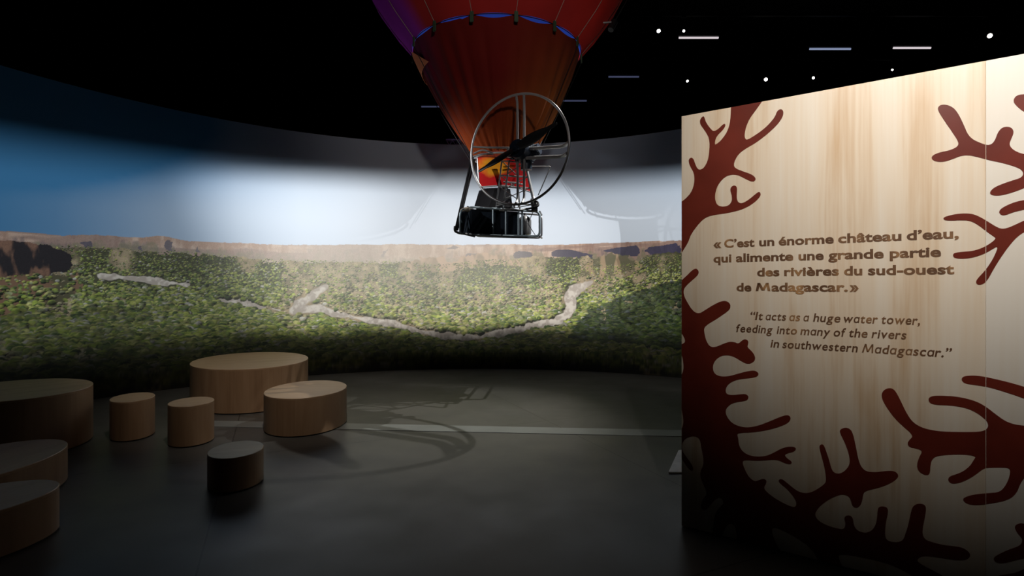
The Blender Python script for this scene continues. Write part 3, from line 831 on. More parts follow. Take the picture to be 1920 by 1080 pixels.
# pale wedge on the floor that shows past the panel's far edge
bm = bmesh.new()
f = bm.faces.new([bm.verts.new(p) for p in ((1.35, 4.60, 0.002), (1.75, 4.60, 0.002), (1.75, 5.25, 0.002), (1.63, 5.22, 0.002))])
e = bmesh.ops.extrude_face_region(bm, geom=[f])
bmesh.ops.translate(bm, vec=(0, 0, 0.012), verts=[g for g in e['geom'] if isinstance(g, bmesh.types.BMVert)])
tag(obj('floor_marker', bm, M['white'], None, False), 'pale wedge-shaped floor marker just behind the left edge of the lettered panel', 'floor marker')


# ================================================================ THE BALLOON
BX, BY = -0.24, 8.4                     # axis of the envelope
RIM_Z, RIM_R = 5.25, 1.31
balloon = thing('hot_air_balloon', (BX, BY, 0))
tag(balloon, 'red and purple hot air balloon with a caged propeller, hanging before the mural', 'balloon')
INV = Matrix.Translation((-BX, -BY, 0))

def part(name, bm, mat, parent=None, label=None, smooth=True, sharp=40):
    bmesh.ops.transform(bm, matrix=INV, verts=bm.verts)      # world metres to the balloon's own
    o = obj(name, bm, mat, parent or balloon, smooth, sharp)
    if label:
        o['label'] = label
    return o

def polar(phi, r, z, cx=BX, cy=BY):
    """phi in degrees from the side that faces the visitors, positive to the right"""
    a = R_(phi)
    return Vector((cx + r * math.sin(a), cy - r * math.cos(a), z))

CLIPS = [12.86 + 360.0 / 14 * k for k in range(-7, 7)]

# -- fabric
def envelope_cloth():
    m, nt, p = new_mat('envelope_cloth')
    at_ = nd(nt, 'ShaderNodeAttribute', attribute_name='dye_and_glow')
    no = nd(nt, 'ShaderNodeTexNoise')
    no.inputs['Scale'].default_value = 3.0
    tc = nd(nt, 'ShaderNodeTexCoord')
    nt.links.new(tc.outputs['Object'], no.inputs['Vector'])
    mr = nd(nt, 'ShaderNodeMapRange')
    mr.inputs['To Min'].default_value = 0.85
    mr.inputs['To Max'].default_value = 1.15
    nt.links.new(no.outputs['Fac'], mr.inputs['Value'])
    mx = nd(nt, 'ShaderNodeMix', data_type='RGBA', blend_type='MULTIPLY')
    mx.inputs['Factor'].default_value = 1.0
    nt.links.new(at_.outputs['Color'], mx.inputs['A'])
    nt.links.new(mr.outputs['Result'], mx.inputs['B'])
    nt.links.new(mx.outputs['Result'], p.inputs['Base Color'])
    p.inputs['Roughness'].default_value = 0.8
    p.inputs['Specular IOR Level'].default_value = 0.15
    return m
M['cloth'] = envelope_cloth()

def dye_and_glow(o, fn):
    """fabric colour per vertex: dyed gores, with light from inside painted in"""
    me = o.data
    a = me.color_attributes.new('dye_and_glow', 'FLOAT_COLOR', 'POINT')
    for i, v in enumerate(me.vertices):
        a.data[i].color = (*fn(v.co), 1)

def lerp(a, b, t):
    t = min(1, max(0, t))
    return tuple(x * (1 - t) + y * t for x, y in zip(a, b))

RED, PURPLE, BLUE, SCARLET = (0.33, 0.018, 0.016), (0.30, 0.018, 0.34), (0.030, 0.11, 0.55), (0.62, 0.026, 0.016)
def envelope_dye_and_glow(co):
    phi = math.degrees(math.atan2(co.x, -co.y))
    if abs(phi) > 118:
        return lerp(SCARLET if phi > 0 else PURPLE, BLUE, (abs(phi) - 118) / 6)  # far side tinted blue, standing in for blue light inside
    c = lerp(PURPLE, RED, (phi + 56) / 10)
    return lerp(c, SCARLET, (phi - 40) / 26)

PROFILE = [(RIM_Z, RIM_R), (5.6, 1.60), (6.0, 1.88), (6.4, 2.08), (6.8, 2.19), (7.2, 2.20), (7.6, 2.08), (8.0, 1.78), (8.3, 1.36), (8.5, 0.85), (8.58, 0.10)]
bm = bmesh.new()
NS = 168
rings = []
for zi, (z, r) in enumerate(PROFILE):
    row = []
    for k in range(NS):
        phi = 12.86 + 360.0 * k / NS
        u = (k % 12) / 12.0
        bulge = math.sin(PI * u) * 0.045 * min(1.0, 0.25 + zi * 0.25)
        zz = z + (0.006 * math.sin(PI * u) if zi == 0 else 0)
        row.append(bm.verts.new(polar(phi, r + bulge, zz)))
    rings.append(row)
for a, b in zip(rings, rings[1:]):
    for k in range(NS):
        bm.faces.new((a[k], a[(k + 1) % NS], b[(k + 1) % NS], b[k]))
bm.faces.new(rings[-1])
bmesh.ops.subdivide_edges(bm, edges=[e for e in bm.edges if abs(e.verts[0].co.z - e.verts[1].co.z) > 0.15], cuts=2)
env = part('envelope', bm, M['cloth'], None, 'purple and red gores of the balloon, inner blue light painted on the far ones', True, 80)
dye_and_glow(env, envelope_dye_and_glow)

# -- skirt between the rim and the gondola, its inner glow painted into the colour
SK_BX, SK_BZ, SK_BR = -0.15, 3.66, 0.42
def skirt_dye_and_glow(co):
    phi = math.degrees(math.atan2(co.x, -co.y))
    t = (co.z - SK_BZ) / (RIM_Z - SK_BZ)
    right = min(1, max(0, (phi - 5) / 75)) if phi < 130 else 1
    c = lerp((0.22, 0.040, 0.008), (0.120, 0.006, 0.004), (t - 0.05) / 0.50 - right * 0.30)  # orange glow from inside painted into the lower cloth
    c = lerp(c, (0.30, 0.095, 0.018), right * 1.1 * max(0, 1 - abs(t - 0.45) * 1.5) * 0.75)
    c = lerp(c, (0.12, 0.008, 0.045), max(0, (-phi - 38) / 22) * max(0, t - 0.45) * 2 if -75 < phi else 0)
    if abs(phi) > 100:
        c = lerp(c, (0.62, 0.15, 0.06), 0.8)  # far side brightened as if lit from inside
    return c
bm = bmesh.new()
NK, NZ = 224, 26
grid = []
for j in range(NZ + 1):
    t = j / NZ
    row = []
    for k in range(NK):
        phi = 12.86 + 360.0 * k / NK
        u = (k % 16) / 16.0
        pp = ((phi + 180) % 360) - 180
        r = SK_BR + (RIM_R - 0.012 - SK_BR) * (t ** 0.92) + 0.06 * math.sin(PI * t)
        pleat = 0.012 * math.sin(R_(phi) * 47 + 3 * math.sin(R_(phi) * 5)) * (1 - t) ** 0.7 + 0.012 * math.sin(R_(phi) * 29 + 2.0)
        r += pleat * min(1, (1 - t) * 6)
        sag = math.sin(PI * u) * (0.062 if pp > -20 else 0.034) * max(0, (t - 0.7) / 0.3)
        cx = SK_BX + (BX - SK_BX) * t
        z = SK_BZ + (RIM_Z + 0.012 - SK_BZ) * t - sag
        row.append(bm.verts.new(polar(phi, r, z, cx)))
    grid.append(row)
for j in range(NZ):
    for k in range(NK):
        phi = ((12.86 + 360.0 * (k + 0.5) / NK + 180) % 360) - 180
        t = (j + 0.5) / NZ
        bm.faces.new((grid[j][k], grid[j][(k + 1) % NK], grid[j + 1][(k + 1) % NK], grid[j + 1][k]))
loose = [v for v in bm.verts if not v.link_faces]
bmesh.ops.delete(bm, geom=loose, context='VERTS')
skirt = part('skirt', bm, M['cloth'], None, 'red cloth cone under the envelope, orange glow painted in', True, 180)
dye_and_glow(skirt, skirt_dye_and_glow)

# -- orange sheet added at the left of the skirt for its lit inner side
bm = bmesh.new()
g = []
for j in range(13):
    t = 0.775 + 0.20 * j / 12
    row = []
    for i in range(9):
        phi = -104 + (47 - (t - 0.775) / 0.20 * 22) * i / 8
        r = SK_BR + (RIM_R - 0.012 - SK_BR) * (t ** 0.92) + 0.06 * math.sin(PI * t) + 0.028
        row.append(bm.verts.new(polar(phi, r, SK_BZ + (RIM_Z - SK_BZ) * t, SK_BX + (BX - SK_BX) * t)))
    g.append(row)
for j in range(12):
    for i in range(8):
        bm.faces.new((g[j][i], g[j][i + 1], g[j + 1][i + 1], g[j + 1][i]))
e = bmesh.ops.extrude_face_region(bm, geom=bm.faces[:])
bmesh.ops.scale(bm, vec=(1.004, 1.004, 1.0), space=Matrix.Translation((-BX, -BY, 0)), verts=[q for q in e['geom'] if isinstance(q, bmesh.types.BMVert)])
part('lit_inner_cloth', bm, plain('lit_inner_orange', (0.72, 0.20, 0.075), 0.8, var=0.06), skirt, 'orange sheet added for the lit inner side of the skirt', True, 60)

# -- rim straps, seam tapes, rim cord
bm = bmesh.new()
tube(bm, [polar(k * 3, RIM_R + 0.004, RIM_Z - 0.004) for k in range(120)], 0.006, 6, True)
part('rim_cord', bm, M['black_tube'])
for phi in CLIPS:
    bm = bmesh.new()
    rot = Matrix.Rotation(R_(phi), 3, 'Z')
    box(bm, polar(phi, RIM_R + 0.022, RIM_Z - 0.035), (0.052, 0.022, 0.15), rot)
    bmesh.ops.bevel(bm, geom=bm.edges[:], offset=0.006, segments=2, affect='EDGES')
    part('strap', bm, M['clip'])
for i, phi in enumerate(CLIPS):
    bm = bmesh.new()
    pts = [polar(phi, r + 0.006, z) for z, r in PROFILE[:7]]
    tube(bm, [pts[0]] + [a.lerp(b, s) for a, b in zip(pts, pts[1:]) for s in (0.34, 0.67, 1.0)], 0.0045, 6)
    part('seam_cord', bm, M['cord'])
for phi in CLIPS:
    if abs(phi) < 60:
        continue
    bm = bmesh.new()
    a, b = polar(phi, RIM_R + 0.02, RIM_Z - 0.11), polar(phi, 0.52, 3.62, SK_BX)
    tube(bm, [a, a.lerp(b, 0.5) + Vector((0, 0, -0.03)), b], 0.006, 6)
    part('suspension_cable', bm, M['black_tube'])
bm = bmesh.new()
cyl(bm, (BX, BY, 8.55), (BX, BY, 10.0), 0.02, 12)
part('hanging_cable', bm, M['black_tube'])

# -- propeller guard: one big hoop, turned a little to the left
GC = at(971, 280, 7.25)
GR = 0.747
YAW = R_(28)
GX = Vector((math.cos(YAW), -math.sin(YAW), 0))        # along the hoop, to the right
GZ = Vector((0, 0, 1))
GN = Vector((-math.sin(YAW), -math.cos(YAW), 0))       # towards the visitors
def hoop(u, v, n=0.0):
    return GC + GX * u + GZ * v + GN * n
bm = bmesh.new()
tube(bm, [hoop(GR * math.cos(2 * PI * k / 96), GR * math.sin(2 * PI * k / 96)) for k in range(96)], 0.017, 10, True)
guard = part('propeller_guard', bm, M['steel'])
for pts, rr in (
        (((-0.055, 0.055, -0.091), (-0.055, 0.668, -0.091), (-0.027, GR - 0.01, 0.0)), 0.017),
        (((0.050, 0.055, -0.091), (0.050, 0.654, -0.091), (0.091, GR - 0.02, 0.0)), 0.017),
        (((0.109, 0.015, -0.091), (0.636, -0.02, -0.091), (GR - 0.005, 0.0, 0.0)), 0.024),
        (((0.082, -0.109, -0.091), (0.618, -0.150, -0.091), (GR - 0.027, -0.141, 0.0)), 0.024),
        (((-0.182, 0.064, -0.091), (-0.636, 0.123, -0.073), (-GR + 0.012, 0.127, 0.0)), 0.014),
        (((-0.050, -0.091, -0.091), (-0.050, -0.672, -0.091), (-0.036, -GR + 0.01, 0.0)), 0.017),
        (((0.050, -0.091, -0.091), (0.050, -0.663, -0.091), (0.064, -GR + 0.015, 0.0)), 0.017)):
    bm = bmesh.new()
    tube(bm, rounded([hoop(*p) for p in pts], 0.064, 5), rr, 8)
    part('guard_strut', bm, M['steel'])

# -- engine and propeller
bm = bmesh.new()
rot = Matrix.Rotation(-YAW, 3, 'Z')
box(bm, hoop(0, 0.0, -0.20), (0.26, 0.24, 0.26), rot)
bmesh.ops.bevel(bm, geom=bm.edges[:], offset=0.03, segments=3, affect='EDGES')
cyl(bm, hoop(0, 0.01, -0.10), hoop(0, 0.01, 0.02), 0.145, 24, 0.125)
for sgn in (-1, 1):
    cyl(bm, hoop(sgn * 0.10, 0.0, -0.2), hoop(sgn * 0.23, 0.03, -0.2), 0.075, 16)
    for k in range(4):
        cyl(bm, hoop(sgn * (0.13 + k * 0.025), 0.01, -0.2), hoop(sgn * (0.138 + k * 0.025), 0.01, -0.2), 0.088, 16)
cyl(bm, hoop(0.02, -0.12, -0.22), hoop(0.02, -0.24, -0.22), 0.08, 16)
engine = part('engine', bm, M['engine'])
bm = bmesh.new()
cyl(bm, hoop(-0.20, 0.06, -0.12), hoop(-0.20, -0.06, -0.12), 0.035, 16)
part('carburettor', bm, M['steel'], engine)
bpy.data.objects['carburettor'].matrix_parent_inverse = Matrix.Identity(4)
bm = bmesh.new()
cyl(bm, hoop(0, 0, 0.02), hoop(0, 0, 0.085), 0.055, 24, 0.045)
cyl(bm, hoop(0, 0, 0.085), hoop(0, 0, 0.10), 0.02, 12)
propeller = part('propeller_hub', bm, M['engine'])
ang0 = R_(203)
for s in (0, 1):
    bm = bmesh.new()
    ang = ang0 + s * PI
    d = Vector((math.cos(ang), math.sin(ang)))
    secs = []
    for i in range(13):
        t = i / 12
        rr = 0.03 + t * 0.62
        chord = 0.055 + 0.085 * math.sin(PI * min(1, t * 1.15 + 0.12)) ** 0.8 if t < 0.97 else 0.03
        tw = R_(40 - 28 * t)
        sec = []
        for q in range(12):
            a = 2 * PI * q / 12
            cu, cn = 0.5 * chord * math.cos(a), 0.13 * chord * math.sin(a)
            lu, ln = cu * math.cos(tw) - cn * math.sin(tw), cu * math.sin(tw) + cn * math.cos(tw)
            sec.append(bm.verts.new(hoop(d.x * rr - d.y * lu, d.y * rr + d.x * lu, 0.055 + ln)))
        secs.append(sec)
    for a, b in zip(secs, secs[1:]):
        for q in range(12):
            bm.faces.new((a[q], a[(q + 1) % 12], b[(q + 1) % 12], b[q]))
    bm.faces.new(secs[0][::-1]); bm.faces.new(secs[-1])
    part('propeller_blade', bm, M['prop'], None)

# -- lattice stand of the engine
legs = [(at(941, 300, 7.55), at(930, 394, 7.80)), (at(955, 300, 7.45), at(943, 394, 7.75)), (at(984, 303, 7.45), at(1003, 396, 7.80)), (at(968, 302, 7.65), at(975, 396, 8.25))]
for a, b in legs:
    bm = bmesh.new()
    tube(bm, [a, b], 0.011, 8)
    part('stand_leg', bm, M['grey_tube'])
for t in (0.02, 0.30, 0.52, 0.86, 1.0):
    bm = bmesh.new()
    P = [a.lerp(b, t) for a, b in legs]
    for i, j in ((0, 1), (1, 2), (2, 3), (3, 0)):
        tube(bm, [P[i], P[j]], 0.009, 6)
    if t < 0.9:
        Q = [a.lerp(b, min(1, t + 0.25)) for a, b in legs]
        for i, j in ((0, 3), (2, 1)):
            tube(bm, [P[i], Q[j]], 0.007, 6)
    part('stand_rung', bm, M['grey_tube'])
bm = bmesh.new()
tube(bm, rounded([at(944, 341, 7.70), at(968, 343, 7.65), at(980, 346, 7.65)], 0.03), 0.012, 8)
part('footrest', bm, M['steel'])

# -- burner ring under the skirt
bm = bmesh.new()
tube(bm, [Vector((SK_BX + 0.44 * math.cos(2 * PI * k / 48), BY + 0.44 * math.sin(2 * PI * k / 48), 3.62)) for k in range(48)], 0.016, 8, True)
part('burner_ring', bm, M['steel'])
bm = bmesh.new()
tube(bm, rounded([at(888, 288, 7.80), at(905, 280, 7.75), at(925, 287, 7.75)], 0.08, 6), 0.013, 8)
tube(bm, rounded([at(887, 294, 7.80), at(905, 288, 7.75), at(925, 289, 7.75)], 0.08, 6), 0.012, 8)
part('control_bar', bm, M['steel'])

# -- printed windscreen cloth behind the stand
def flame_cloth():
    m, nt, p = new_mat('flame_cloth')
    tc = nd(nt, 'ShaderNodeTexCoord')
    no = nd(nt, 'ShaderNodeTexNoise')
    no.inputs['Scale'].default_value = 4.0
    no.inputs['Detail'].default_value = 3
    nt.links.new(tc.outputs['Object'], no.inputs['Vector'])
    sp = nd(nt, 'ShaderNodeSeparateXYZ')
    nt.links.new(tc.outputs['Object'], sp.inputs['Vector'])
    # yellow in the middle of the cloth, ragged towards red
    dx = nd(nt, 'ShaderNodeMath', operation='ADD'); dx.inputs[1].default_value = 0.045
    nt.links.new(sp.outputs['X'], dx.inputs[0])
    dz = nd(nt, 'ShaderNodeMath', operation='ADD'); dz.inputs[1].default_value = -3.46
    nt.links.new(sp.outputs['Z'], dz.inputs[0])
    xx = nd(nt, 'ShaderNodeMath', operation='MULTIPLY'); nt.links.new(dx.outputs[0], xx.inputs[0]); nt.links.new(dx.outputs[0], xx.inputs[1])
    zz = nd(nt, 'ShaderNodeMath', operation='MULTIPLY'); nt.links.new(dz.outputs[0], zz.inputs[0]); nt.links.new(dz.outputs[0], zz.inputs[1])
    z3 = nd(nt, 'ShaderNodeMath', operation='MULTIPLY'); z3.inputs[1].default_value = 3.2; nt.links.new(zz.outputs[0], z3.inputs[0])
    s1 = nd(nt, 'ShaderNodeMath', operation='ADD'); nt.links.new(xx.outputs[0], s1.inputs[0]); nt.links.new(z3.outputs[0], s1.inputs[1])
    s2 = nd(nt, 'ShaderNodeMath', operation='MULTIPLY_ADD'); nt.links.new(no.outputs['Fac'], s2.inputs[0]); s2.inputs[1].default_value = 0.22
    nt.links.new(s1.outputs[0], s2.inputs[2])
    r = ramp(nt, [(0.125, (0.55, 0.22, 0.012)), (0.165, (0.50, 0.09, 0.012)), (0.20, (0.34, 0.008, 0.010))])
    nt.links.new(s2.outputs[0], r.inputs['Fac'])
    nt.links.new(r.outputs['Color'], p.inputs['Base Color'])
    p.inputs['Roughness'].default_value = 0.9
    p.inputs['Specular IOR Level'].default_value = 0.1
    return m
bm = bmesh.new()
TL, TR, BL, BR = at(895, 296, 8.20), at(985, 300, 8.20), at(899, 351, 8.20), at(999, 361, 8.20)
NU, NV = 20, 12
g = []
for j in range(NV + 1):
    row = []
    for i in range(NU + 1):
        u, v = i / NU, j / NV
        p = TL.lerp(TR, u).lerp(BL.lerp(BR, u), v)
        p.y -= 0.13 * math.sin(PI * u) + 0.02 * math.sin(9 * u + 3 * v)
        p.z += 0.035 * math.sin(PI * u) * v
        row.append(bm.verts.new(p))
    g.append(row)
for j in range(NV):
    for i in range(NU):
        bm.faces.new((g[j][i], g[j][i + 1], g[j + 1][i + 1], g[j + 1][i]))
edges = [[v.co.copy() for v in g[-1]], [r_[0].co.copy() for r_ in g], [r_[-1].co.copy() for r_ in g]]
e = bmesh.ops.extrude_face_region(bm, geom=bm.faces[:])
bmesh.ops.translate(bm, vec=(0, 0.006, 0), verts=[q for q in e['geom'] if isinstance(q, bmesh.types.BMVert)])
part('windscreen', bm, flame_cloth(), None, 'red windscreen cloth with a yellow flame', True, 60)
for pts in edges:
    bm = bmesh.new()
    tube(bm, pts, 0.011, 8)
    part('windscreen_frame', bm, M['steel'])

# -- seats and gondola
def hexa(bm, A, B):
    """a solid between two quads"""
    a = [bm.verts.new(p) for p in A]
    b = [bm.verts.new(p) for p in B]
    bm.faces.new(a); bm.faces.new(b[::-1])
    for i in range(4):
        bm.faces.new((a[i], b[i], b[(i + 1) % 4], a[(i + 1) % 4]))
back = Vector((0, 0.26, 0.0))
bm = bmesh.new()
F = [at(899, 353, 8.05), at(956, 350, 8.05), at(962, 392, 7.85), at(888, 390, 7.85)]
hexa(bm, F, [p + back for p in F])
bmesh.ops.bevel(bm, geom=bm.edges[:], offset=0.03, segments=3, affect='EDGES')
part('seat_back', bm, M['black_cloth'])

FY0, FY1 = 7.61, 7.77          # the long front of the gondola recedes a little to the right
GD = 0.55
def front(px, py):
    t = (px - 877) / (1012 - 877)
    return at(px, py, FY0 + (FY1 - FY0) * t)
deep = Vector((0.06, GD, 0.03))
bm = bmesh.new()
loop = [front(877, 439.5), front(877, 388), front(1012, 397), front(1012, 443.5)]
tube(bm, rounded(loop, 0.075, 5, True), 0.017, 8, True)
part('gondola_frame', bm, M['blue_steel'])
bm = bmesh.new()
tube(bm, rounded([p + deep for p in loop], 0.075, 5, True), 0.015, 8, True)
part('gondola_frame', bm, M['grey_tube'])
for p in loop:
    bm = bmesh.new()
    tube(bm, [p, p + deep], 0.014, 8)
    part('gondola_crossbar', bm, M['grey_tube'])
for px, y0, y1 in ((924.5, 391, 440.5), (948.5, 393, 441.5), (972, 394, 442), (979, 394.5, 442.5)):
    bm = bmesh.new()
    tube(bm, [front(px, y0), front(px, y1)], 0.014, 8)
    part('gondola_upright', bm, M['blue_steel'])
bm = bmesh.new()
floor_q = [front(877, 440), front(985, 442), front(985, 442) + deep, front(877, 440) + deep]
hexa(bm, floor_q, [p + Vector((0, 0, 0.025)) for p in floor_q])
part('gondola_floor', bm, M['black_tube'], None, None, False)
ins = Vector((0.0, 0.03, 0))
for x0, x1 in ((879, 923.5), (925.5, 947.5), (949.5, 971)):
    bm = bmesh.new()
    q = [front(x0, 391 + (x0 - 877) * .06) + ins, front(x1, 391 + (x1 - 877) * .06) + ins, front(x1, 440.5) + ins, front(x0, 439.5) + ins]
    hexa(bm, q, [p + Vector((0, 0.02, 0)) for p in q])
    part('gondola_panel', bm, M['navy'], None, None, False)
# left end with its canvas bag
bm = bmesh.new()
L0 = [at(877, 392, 7.63), at(877, 439, 7.63), at(863, 436.5, 7.37), at(863, 398, 7.37)]
hexa(bm, L0, [p + Vector((0.05, 0.03, 0)) for p in L0])
part('gondola_panel', bm, M['navy'], None, None, False)
bm = bmesh.new()
tube(bm, rounded([at(862.5, 437, 7.35), at(862.5, 400, 7.35), at(866, 393, 7.37), at(877, 390, 7.61)], 0.05, 4), 0.013, 8)
tube(bm, [at(862.5, 437, 7.35), at(877, 440, 7.61)], 0.013, 8)
tube(bm, [at(864, 413, 7.35), at(874, 437, 7.57)], 0.009, 8)
part('gondola_end_frame', bm, M['blue_steel'])
bm = bmesh.new()
bmesh.ops.create_uvsphere(bm, u_segments=20, v_segments=12, radius=1.0, matrix=Matrix.Translation(at(871, 395, 7.55)) @ Matrix.Rotation(R_(-18), 4, 'Y') @ Matrix.Diagonal((0.085, 0.10, 0.042, 1)))
part('canvas_bag', bm, M['canvas'])
# gas cylinder at the right end
bm = bmesh.new()
ca_, cb_ = front(982, 441) + Vector((0.02, 0.20, 0.03)), front(982, 401) + Vector((0.02, 0.20, 0.0))
prof = [(0.0, 0.05), (0.0, 0.092), (0.12, 0.097), (0.75, 0.097), (0.90, 0.075), (0.98, 0.035), (1.0, 0.030)]
tube(bm, [ca_.lerp(cb_, t) + Vector((0, 0, i * 1e-4)) for i, (t, r) in enumerate(prof)], [r for t, r in prof], 24)
cyl(bm, cb_, cb_ + Vector((0, 0, 0.04)), 0.022, 12)
part('gas_cylinder', bm, M['tank'])
for a, b in (((999, 398), (990, 419)), ((990, 419), (1004, 441))):
    bm = bmesh.new()
    tube(bm, [front(*a) + Vector((0, 0.03, 0)), front(*b) + Vector((0, 0.03, 0))], 0.005, 6)
    part('brace_wire', bm, M['black_tube'])
# side boom on the left: twin black tubes
for dx in (0, 5):
    bm = bmesh.new()
    tube(bm, [at(884 + dx, 299, 7.90), at(854 + dx * 0.6, 431, 7.35)], 0.020 if dx else 0.016, 10)
    part('boom_tube', bm, M['black_tube'])
bm = bmesh.new()
tube(bm, rounded([at(853, 424, 7.35), at(852, 433, 7.35), at(860, 437, 7.35), at(872, 438.5, 7.45), at(890, 443, 7.55)], 0.04, 4), 0.017, 8)
part('skid', bm, M['grey_tube'])
# right hand frame: pedals and thin steering rod
bm = bmesh.new()
tube(bm, rounded([at(985, 302, 8.05), at(1001, 372, 7.95), at(1008, 384, 7.75)], 0.06), 0.014, 8)
part('side_frame', bm, M['steel'])
bm = bmesh.new()
tube(bm, rounded([at(985, 312, 7.75), at(1032.5, 312, 7.60), at(1018, 346, 7.65), at(1009, 366, 7.75)], 0.02, 3), 0.008, 8)
part('steering_rod', bm, M['steel'])
bm = bmesh.new()
tube(bm, rounded([at(985, 392, 7.70), at(993, 391, 7.65), at(1010, 386, 7.65), at(1008, 378, 7.75), at(994, 376, 7.75)], 0.03, 3), 0.015, 8)
box(bm, at(1002, 391, 7.75), (0.09, 0.12, 0.10))
box(bm, at(1000, 379, 7.80), (0.08, 0.08, 0.09))
part('pedal', bm, M['black_tube'])
bm = bmesh.new()
tube(bm, rounded([at(928, 394, 7.70), at(950, 392, 7.65), at(975, 394.5, 7.65), at(986, 391, 7.70)], 0.03, 3), 0.013, 8)
tube(bm, rounded([at(930, 387, 7.70), at(948, 381, 7.65), at(975, 383, 7.65), at(1003, 374, 7.75)], 0.03, 3), 0.011, 8)
for q in range(5):
    box(bm, at(937 + q * 9, 385 + (q % 2) * 3, 7.98), (0.035, 0.05, 0.04))
part('foot_linkage', bm, M['grey_tube'])


# ================================================================ LAMPS UNDER THE DARK CEILING
M['lens'] = glow('lamp_lens', (1.0, 0.95, 0.86), 26)
M['tube_blue'] = glow('tube_cool', (0.55, 0.66, 1.0), 0.42)
M['tube_warm'] = glow('tube_warm', (0.95, 0.85, 0.90), 0.7)
M['tube_dim'] = glow('tube_dim', (0.45, 0.52, 1.0), 0.09)

def pipe_track(name, x0, x1, y, z, label):
    t = thing(name, ((x0 + x1) / 2, y, z))
    tag(t, label, 'lighting rail', 'lighting rails')
    hl = (x1 - x0) / 2
    bm = bmesh.new()
    box(bm, (0, 0, 0), (2 * hl, 0.06, 0.05))
    obj('rail', bm, M['black_metal'], t, False)
    for s in (-0.9, -0.3, 0.3, 0.9):
        bm = bmesh.new()
        cyl(bm, (s * hl, 0, 0.02), (s * hl, 0, 10.0 - z), 0.012, 8)
        obj('hanging_rod', bm, M['black_metal'], t)

def track_spot(px, py, rail_y, rail_z, lens_r, label):
    p = at(px, py, rail_y)
    t = thing('track_spotlight', (p.x, rail_y, rail_z - 0.025))
    tag(t, label, 'spotlight', 'spotlights under the hall ceiling')
    drop = p.z - (rail_z - 0.025)
    bm = bmesh.new()
    cyl(bm, (0, 0, 0), (0, 0, drop + 0.10), 0.014, 8)
    box(bm, (0, 0, -0.02), (0.12, 0.05, 0.04))
    obj('stem', bm, M['black_metal'], t)
    aim = Vector((-p.x * 0.55, -rail_y * 0.8, -p.z)).normalized()
    bm = bmesh.new()
    c = Vector((0, 0, drop))
    cyl(bm, c - aim * 0.26, c - aim * 0.005, lens_r * 1.15, 16, lens_r * 1.3)
    hd = obj('lamp_head', bm, M['black_metal'], t)
    bm = bmesh.new()
    cyl(bm, c - aim * 0.004, c + aim * 0.012, lens_r, 16)
    ln = obj('lens', bm, M['lens'], hd)
    ln['label'] = 'glowing lens'

def tube_light(x0, x1, py, Y, mat, label, group='tube lights under the hall ceiling'):
    a, b = at(x0, py, Y), at(x1, py, Y)
    t = thing('tube_light', ((a.x + b.x) / 2, Y, a.z))
    tag(t, label, 'tube light', group)
    hl = (b.x - a.x) / 2
    bm = bmesh.new()
    box(bm, (0, 0, 0.06), (2 * hl + 0.06, 0.10, 0.06))
    obj('housing', bm, M['black_metal'], t, False)
    bm = bmesh.new()
    cyl(bm, (-hl, 0, 0.0), (hl, 0, 0.0), 0.024, 12)
    obj('tube', bm, mat, t)['label'] = 'lit tube'
    for s in (-0.7, 0.7):
        bm = bmesh.new()
        cyl(bm, (s * hl, 0, 0.08), (s * hl, 0, 10.0 - a.z), 0.008, 6)
        obj('hanging_rod', bm, M['black_metal'], t)

pipe_track('lighting_rail', 2.2, 13.8, 13.3, 8.40, 'black lighting rail crossing nearer the ceiling, above the two close bright spots')
pipe_track('lighting_rail', 3.5, 13.5, 16.4, 8.62, 'black lighting rail farther back, holding the low row of spots')
for px, py, Y, z, r, lab in (
        (1235, 58, 13.3, 8.40, 0.052, 'brighter of the two spotlights close together right of the balloon'),
        (1282, 58, 13.3, 8.40, 0.034, 'smaller spotlight beside a brighter one, above the pinkish tube'),
        (1856, 67, 13.3, 8.40, 0.060, 'bright spotlight alone high at the far right above the pale panel'),
        (1289, 152, 16.4, 8.62, 0.040, 'leftmost spotlight of the low row, above the panel corner'),
        (1436, 149, 16.4, 8.62, 0.060, 'brightest spotlight of the low row over the lettered panel'),
        (1525, 146, 16.4, 8.62, 0.042, 'slanting spotlight third in the low row over the lettered panel'),
        (1673, 131, 16.4, 8.62, 0.032, 'faint small spotlight just above the panel top edge')):
    track_spot(px, py, Y, z, r * 0.78, lab)
for x0, x1, py, Y, mt, lab in (
        (1273, 1347, 71, 13.65, 'tube_warm', 'pinkish white tube light below the two close spots'),
        (1518, 1595, 92, 14.3, 'tube_blue', 'bluish tube light left of another, high above the lettered panel'),
        (1675, 1745, 90, 14.2, 'tube_warm', 'whitish tube light nearest the right, high above the lettered panel'),
        (1141, 1198, 144, 16.2, 'tube_dim', 'very dim tube light right of the balloon, below the close spots'),
        (1050, 1100, 189, 18.2, 'tube_dim', 'short blue tube light lowest beside the right edge of the balloon skirt'),
        (790, 835, 200, 18.8, 'tube_dim', 'faint tube light alone left of the balloon skirt')):
    tube_light(x0, x1, py, Y, M[mt], lab)

# the small lamp beside the envelope that throws the hoop's shadow on the floor
t = thing('hanging_spotlight', (1.45, 7.9, 5.4))
tag(t, 'small black lamp hanging just right of the balloon envelope', 'spotlight', 'spotlights under the hall ceiling')
ax = Vector((-1.0 - 1.45, 6.3 - 7.9, -5.4)).normalized()
bm = bmesh.new()
cyl(bm, -ax * 0.03, -ax * 0.19, 0.045, 20, 0.055)
obj('lamp_head', bm, M['black_metal'], t)
bm = bmesh.new()
cyl(bm, -ax * 0.15, (2.6, 0.0, 4.6), 0.008, 8)
obj('stem', bm, M['black_metal'], t)
bm = bmesh.new()
tube(bm, [(-0.10, 0, 0.13), (0.02, 0.0, 0.14)], 0.012, 8)
obj('yoke', bm, M['steel'], t)

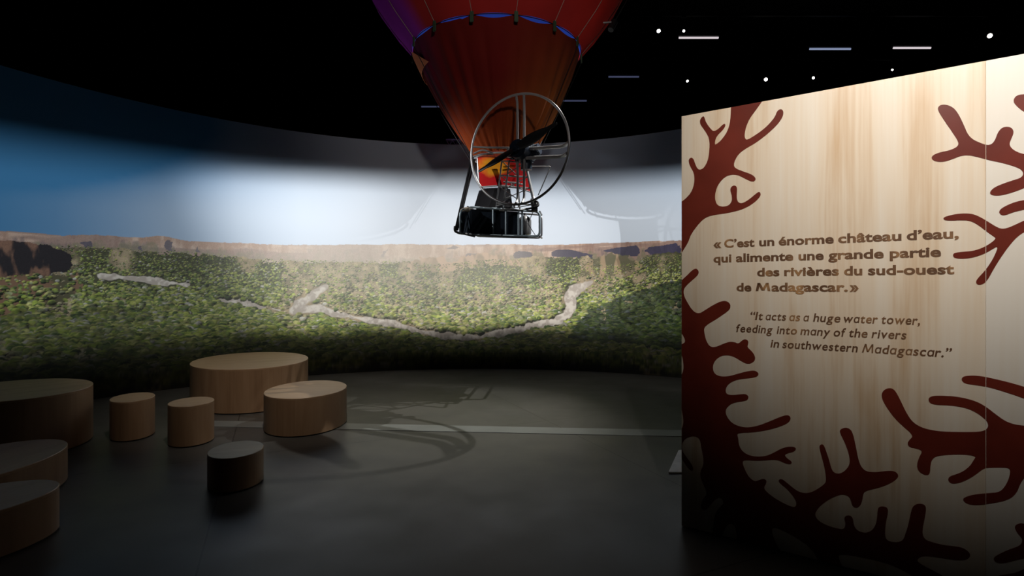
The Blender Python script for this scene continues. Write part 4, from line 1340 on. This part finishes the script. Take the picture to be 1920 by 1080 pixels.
# short truss, lilac light painted into its colour, lying on the top edge of the curved wall
t = thing('lighting_truss', (-1.06, 10.62, WH + 0.014))
tag(t, 'short lattice truss painted with lilac light, lying on the wall top, left behind the propeller hoop', 'truss')
hl, dp = 0.25, 0.10
for yy, zz in ((-0.05, dp), (0.05, dp), (0, 0)):
    bm = bmesh.new()
    cyl(bm, (-hl, yy, zz), (hl, yy, zz), 0.013, 8)
    obj('chord', bm, M['purple_lit_truss'], t)
bm = bmesh.new()
for k in range(8):
    x0, x1 = -hl + 2 * hl * k / 8, -hl + 2 * hl * (k + 1) / 8
    for yy in (-0.05, 0.05):
        za, zb = ((dp, 0), (0, dp))[k % 2]
        tube(bm, [(x0, yy if za else 0, za), (x1, yy if zb else 0, zb)], 0.007, 6)
obj('lattice', bm, M['purple_lit_truss'], t)

# unseen projectors: body, rod and two curved masks added to trim the light to a band of the mural
CUT_TOP = [(-95, 3.38), (-65, 3.42), (-55, 3.48), (-42, 3.55), (-24, 3.66), (-3, 3.68), (33, 3.58), (75, 3.5)]
CUT_LOW = [(-95, 0.65), (-65, 0.68), (-42, 0.66), (-24, 0.66), (33, 0.66), (75, 0.66)]
for (l, a, w, c, s, d0, d1), lab in zip(WASH_LIGHTS, ('unseen projector with added beam masks, hung high over the visitors, aimed at the left of the mural',
                                                       'unseen projector with added beam masks, above the left end of the mural',
                                                       'unseen projector with added beam masks, high behind the lettered panel')):
    L = Vector(l)
    t = thing('unseen_projector', l)
    tag(t, lab, 'projector', 'unseen projectors')
    ax = (Vector(a) - L).normalized()
    bm = bmesh.new()
    cyl(bm, -ax * 0.08, -ax * 0.45, 0.10, 20, 0.12)
    obj('lamp_body', bm, M['black_metal'], t)
    bm = bmesh.new()
    cyl(bm, -ax * 0.3, Vector((-ax.x * 0.3, -ax.y * 0.3, 10.0 - l[2])), 0.015, 8)
    obj('hanging_rod', bm, M['black_metal'], t)
    for cut, sgn, d0 in ((CUT_TOP, 1, min(d0, -85)), (CUT_LOW, -1, d0)):
        bm = bmesh.new()
        prev = None
        for i in range(61):
            d = d0 + (d1 - d0) * i / 60
            zc = float(np.interp(d, [q[0] for q in cut], [q[1] for q in cut]))
            p = (arc_pt(d, WR, zc) - L).normalized() * 0.5
            row = [p, p * 1.02, p * 1.02 + Vector((0, 0, 0.30 if sgn > 0 else -0.40)), p + Vector((0, 0, 0.30 if sgn > 0 else -0.40))]
            row = [bm.verts.new(q) for q in row]
            if prev:
                for j in range(4):
                    bm.faces.new((prev[j], row[j], row[(j + 1) % 4], prev[(j + 1) % 4]))
            else:
                bm.faces.new(row)
            prev = row
        bm.faces.new(prev[::-1])
        obj('beam_mask', bm, M['black_metal'], t, False)
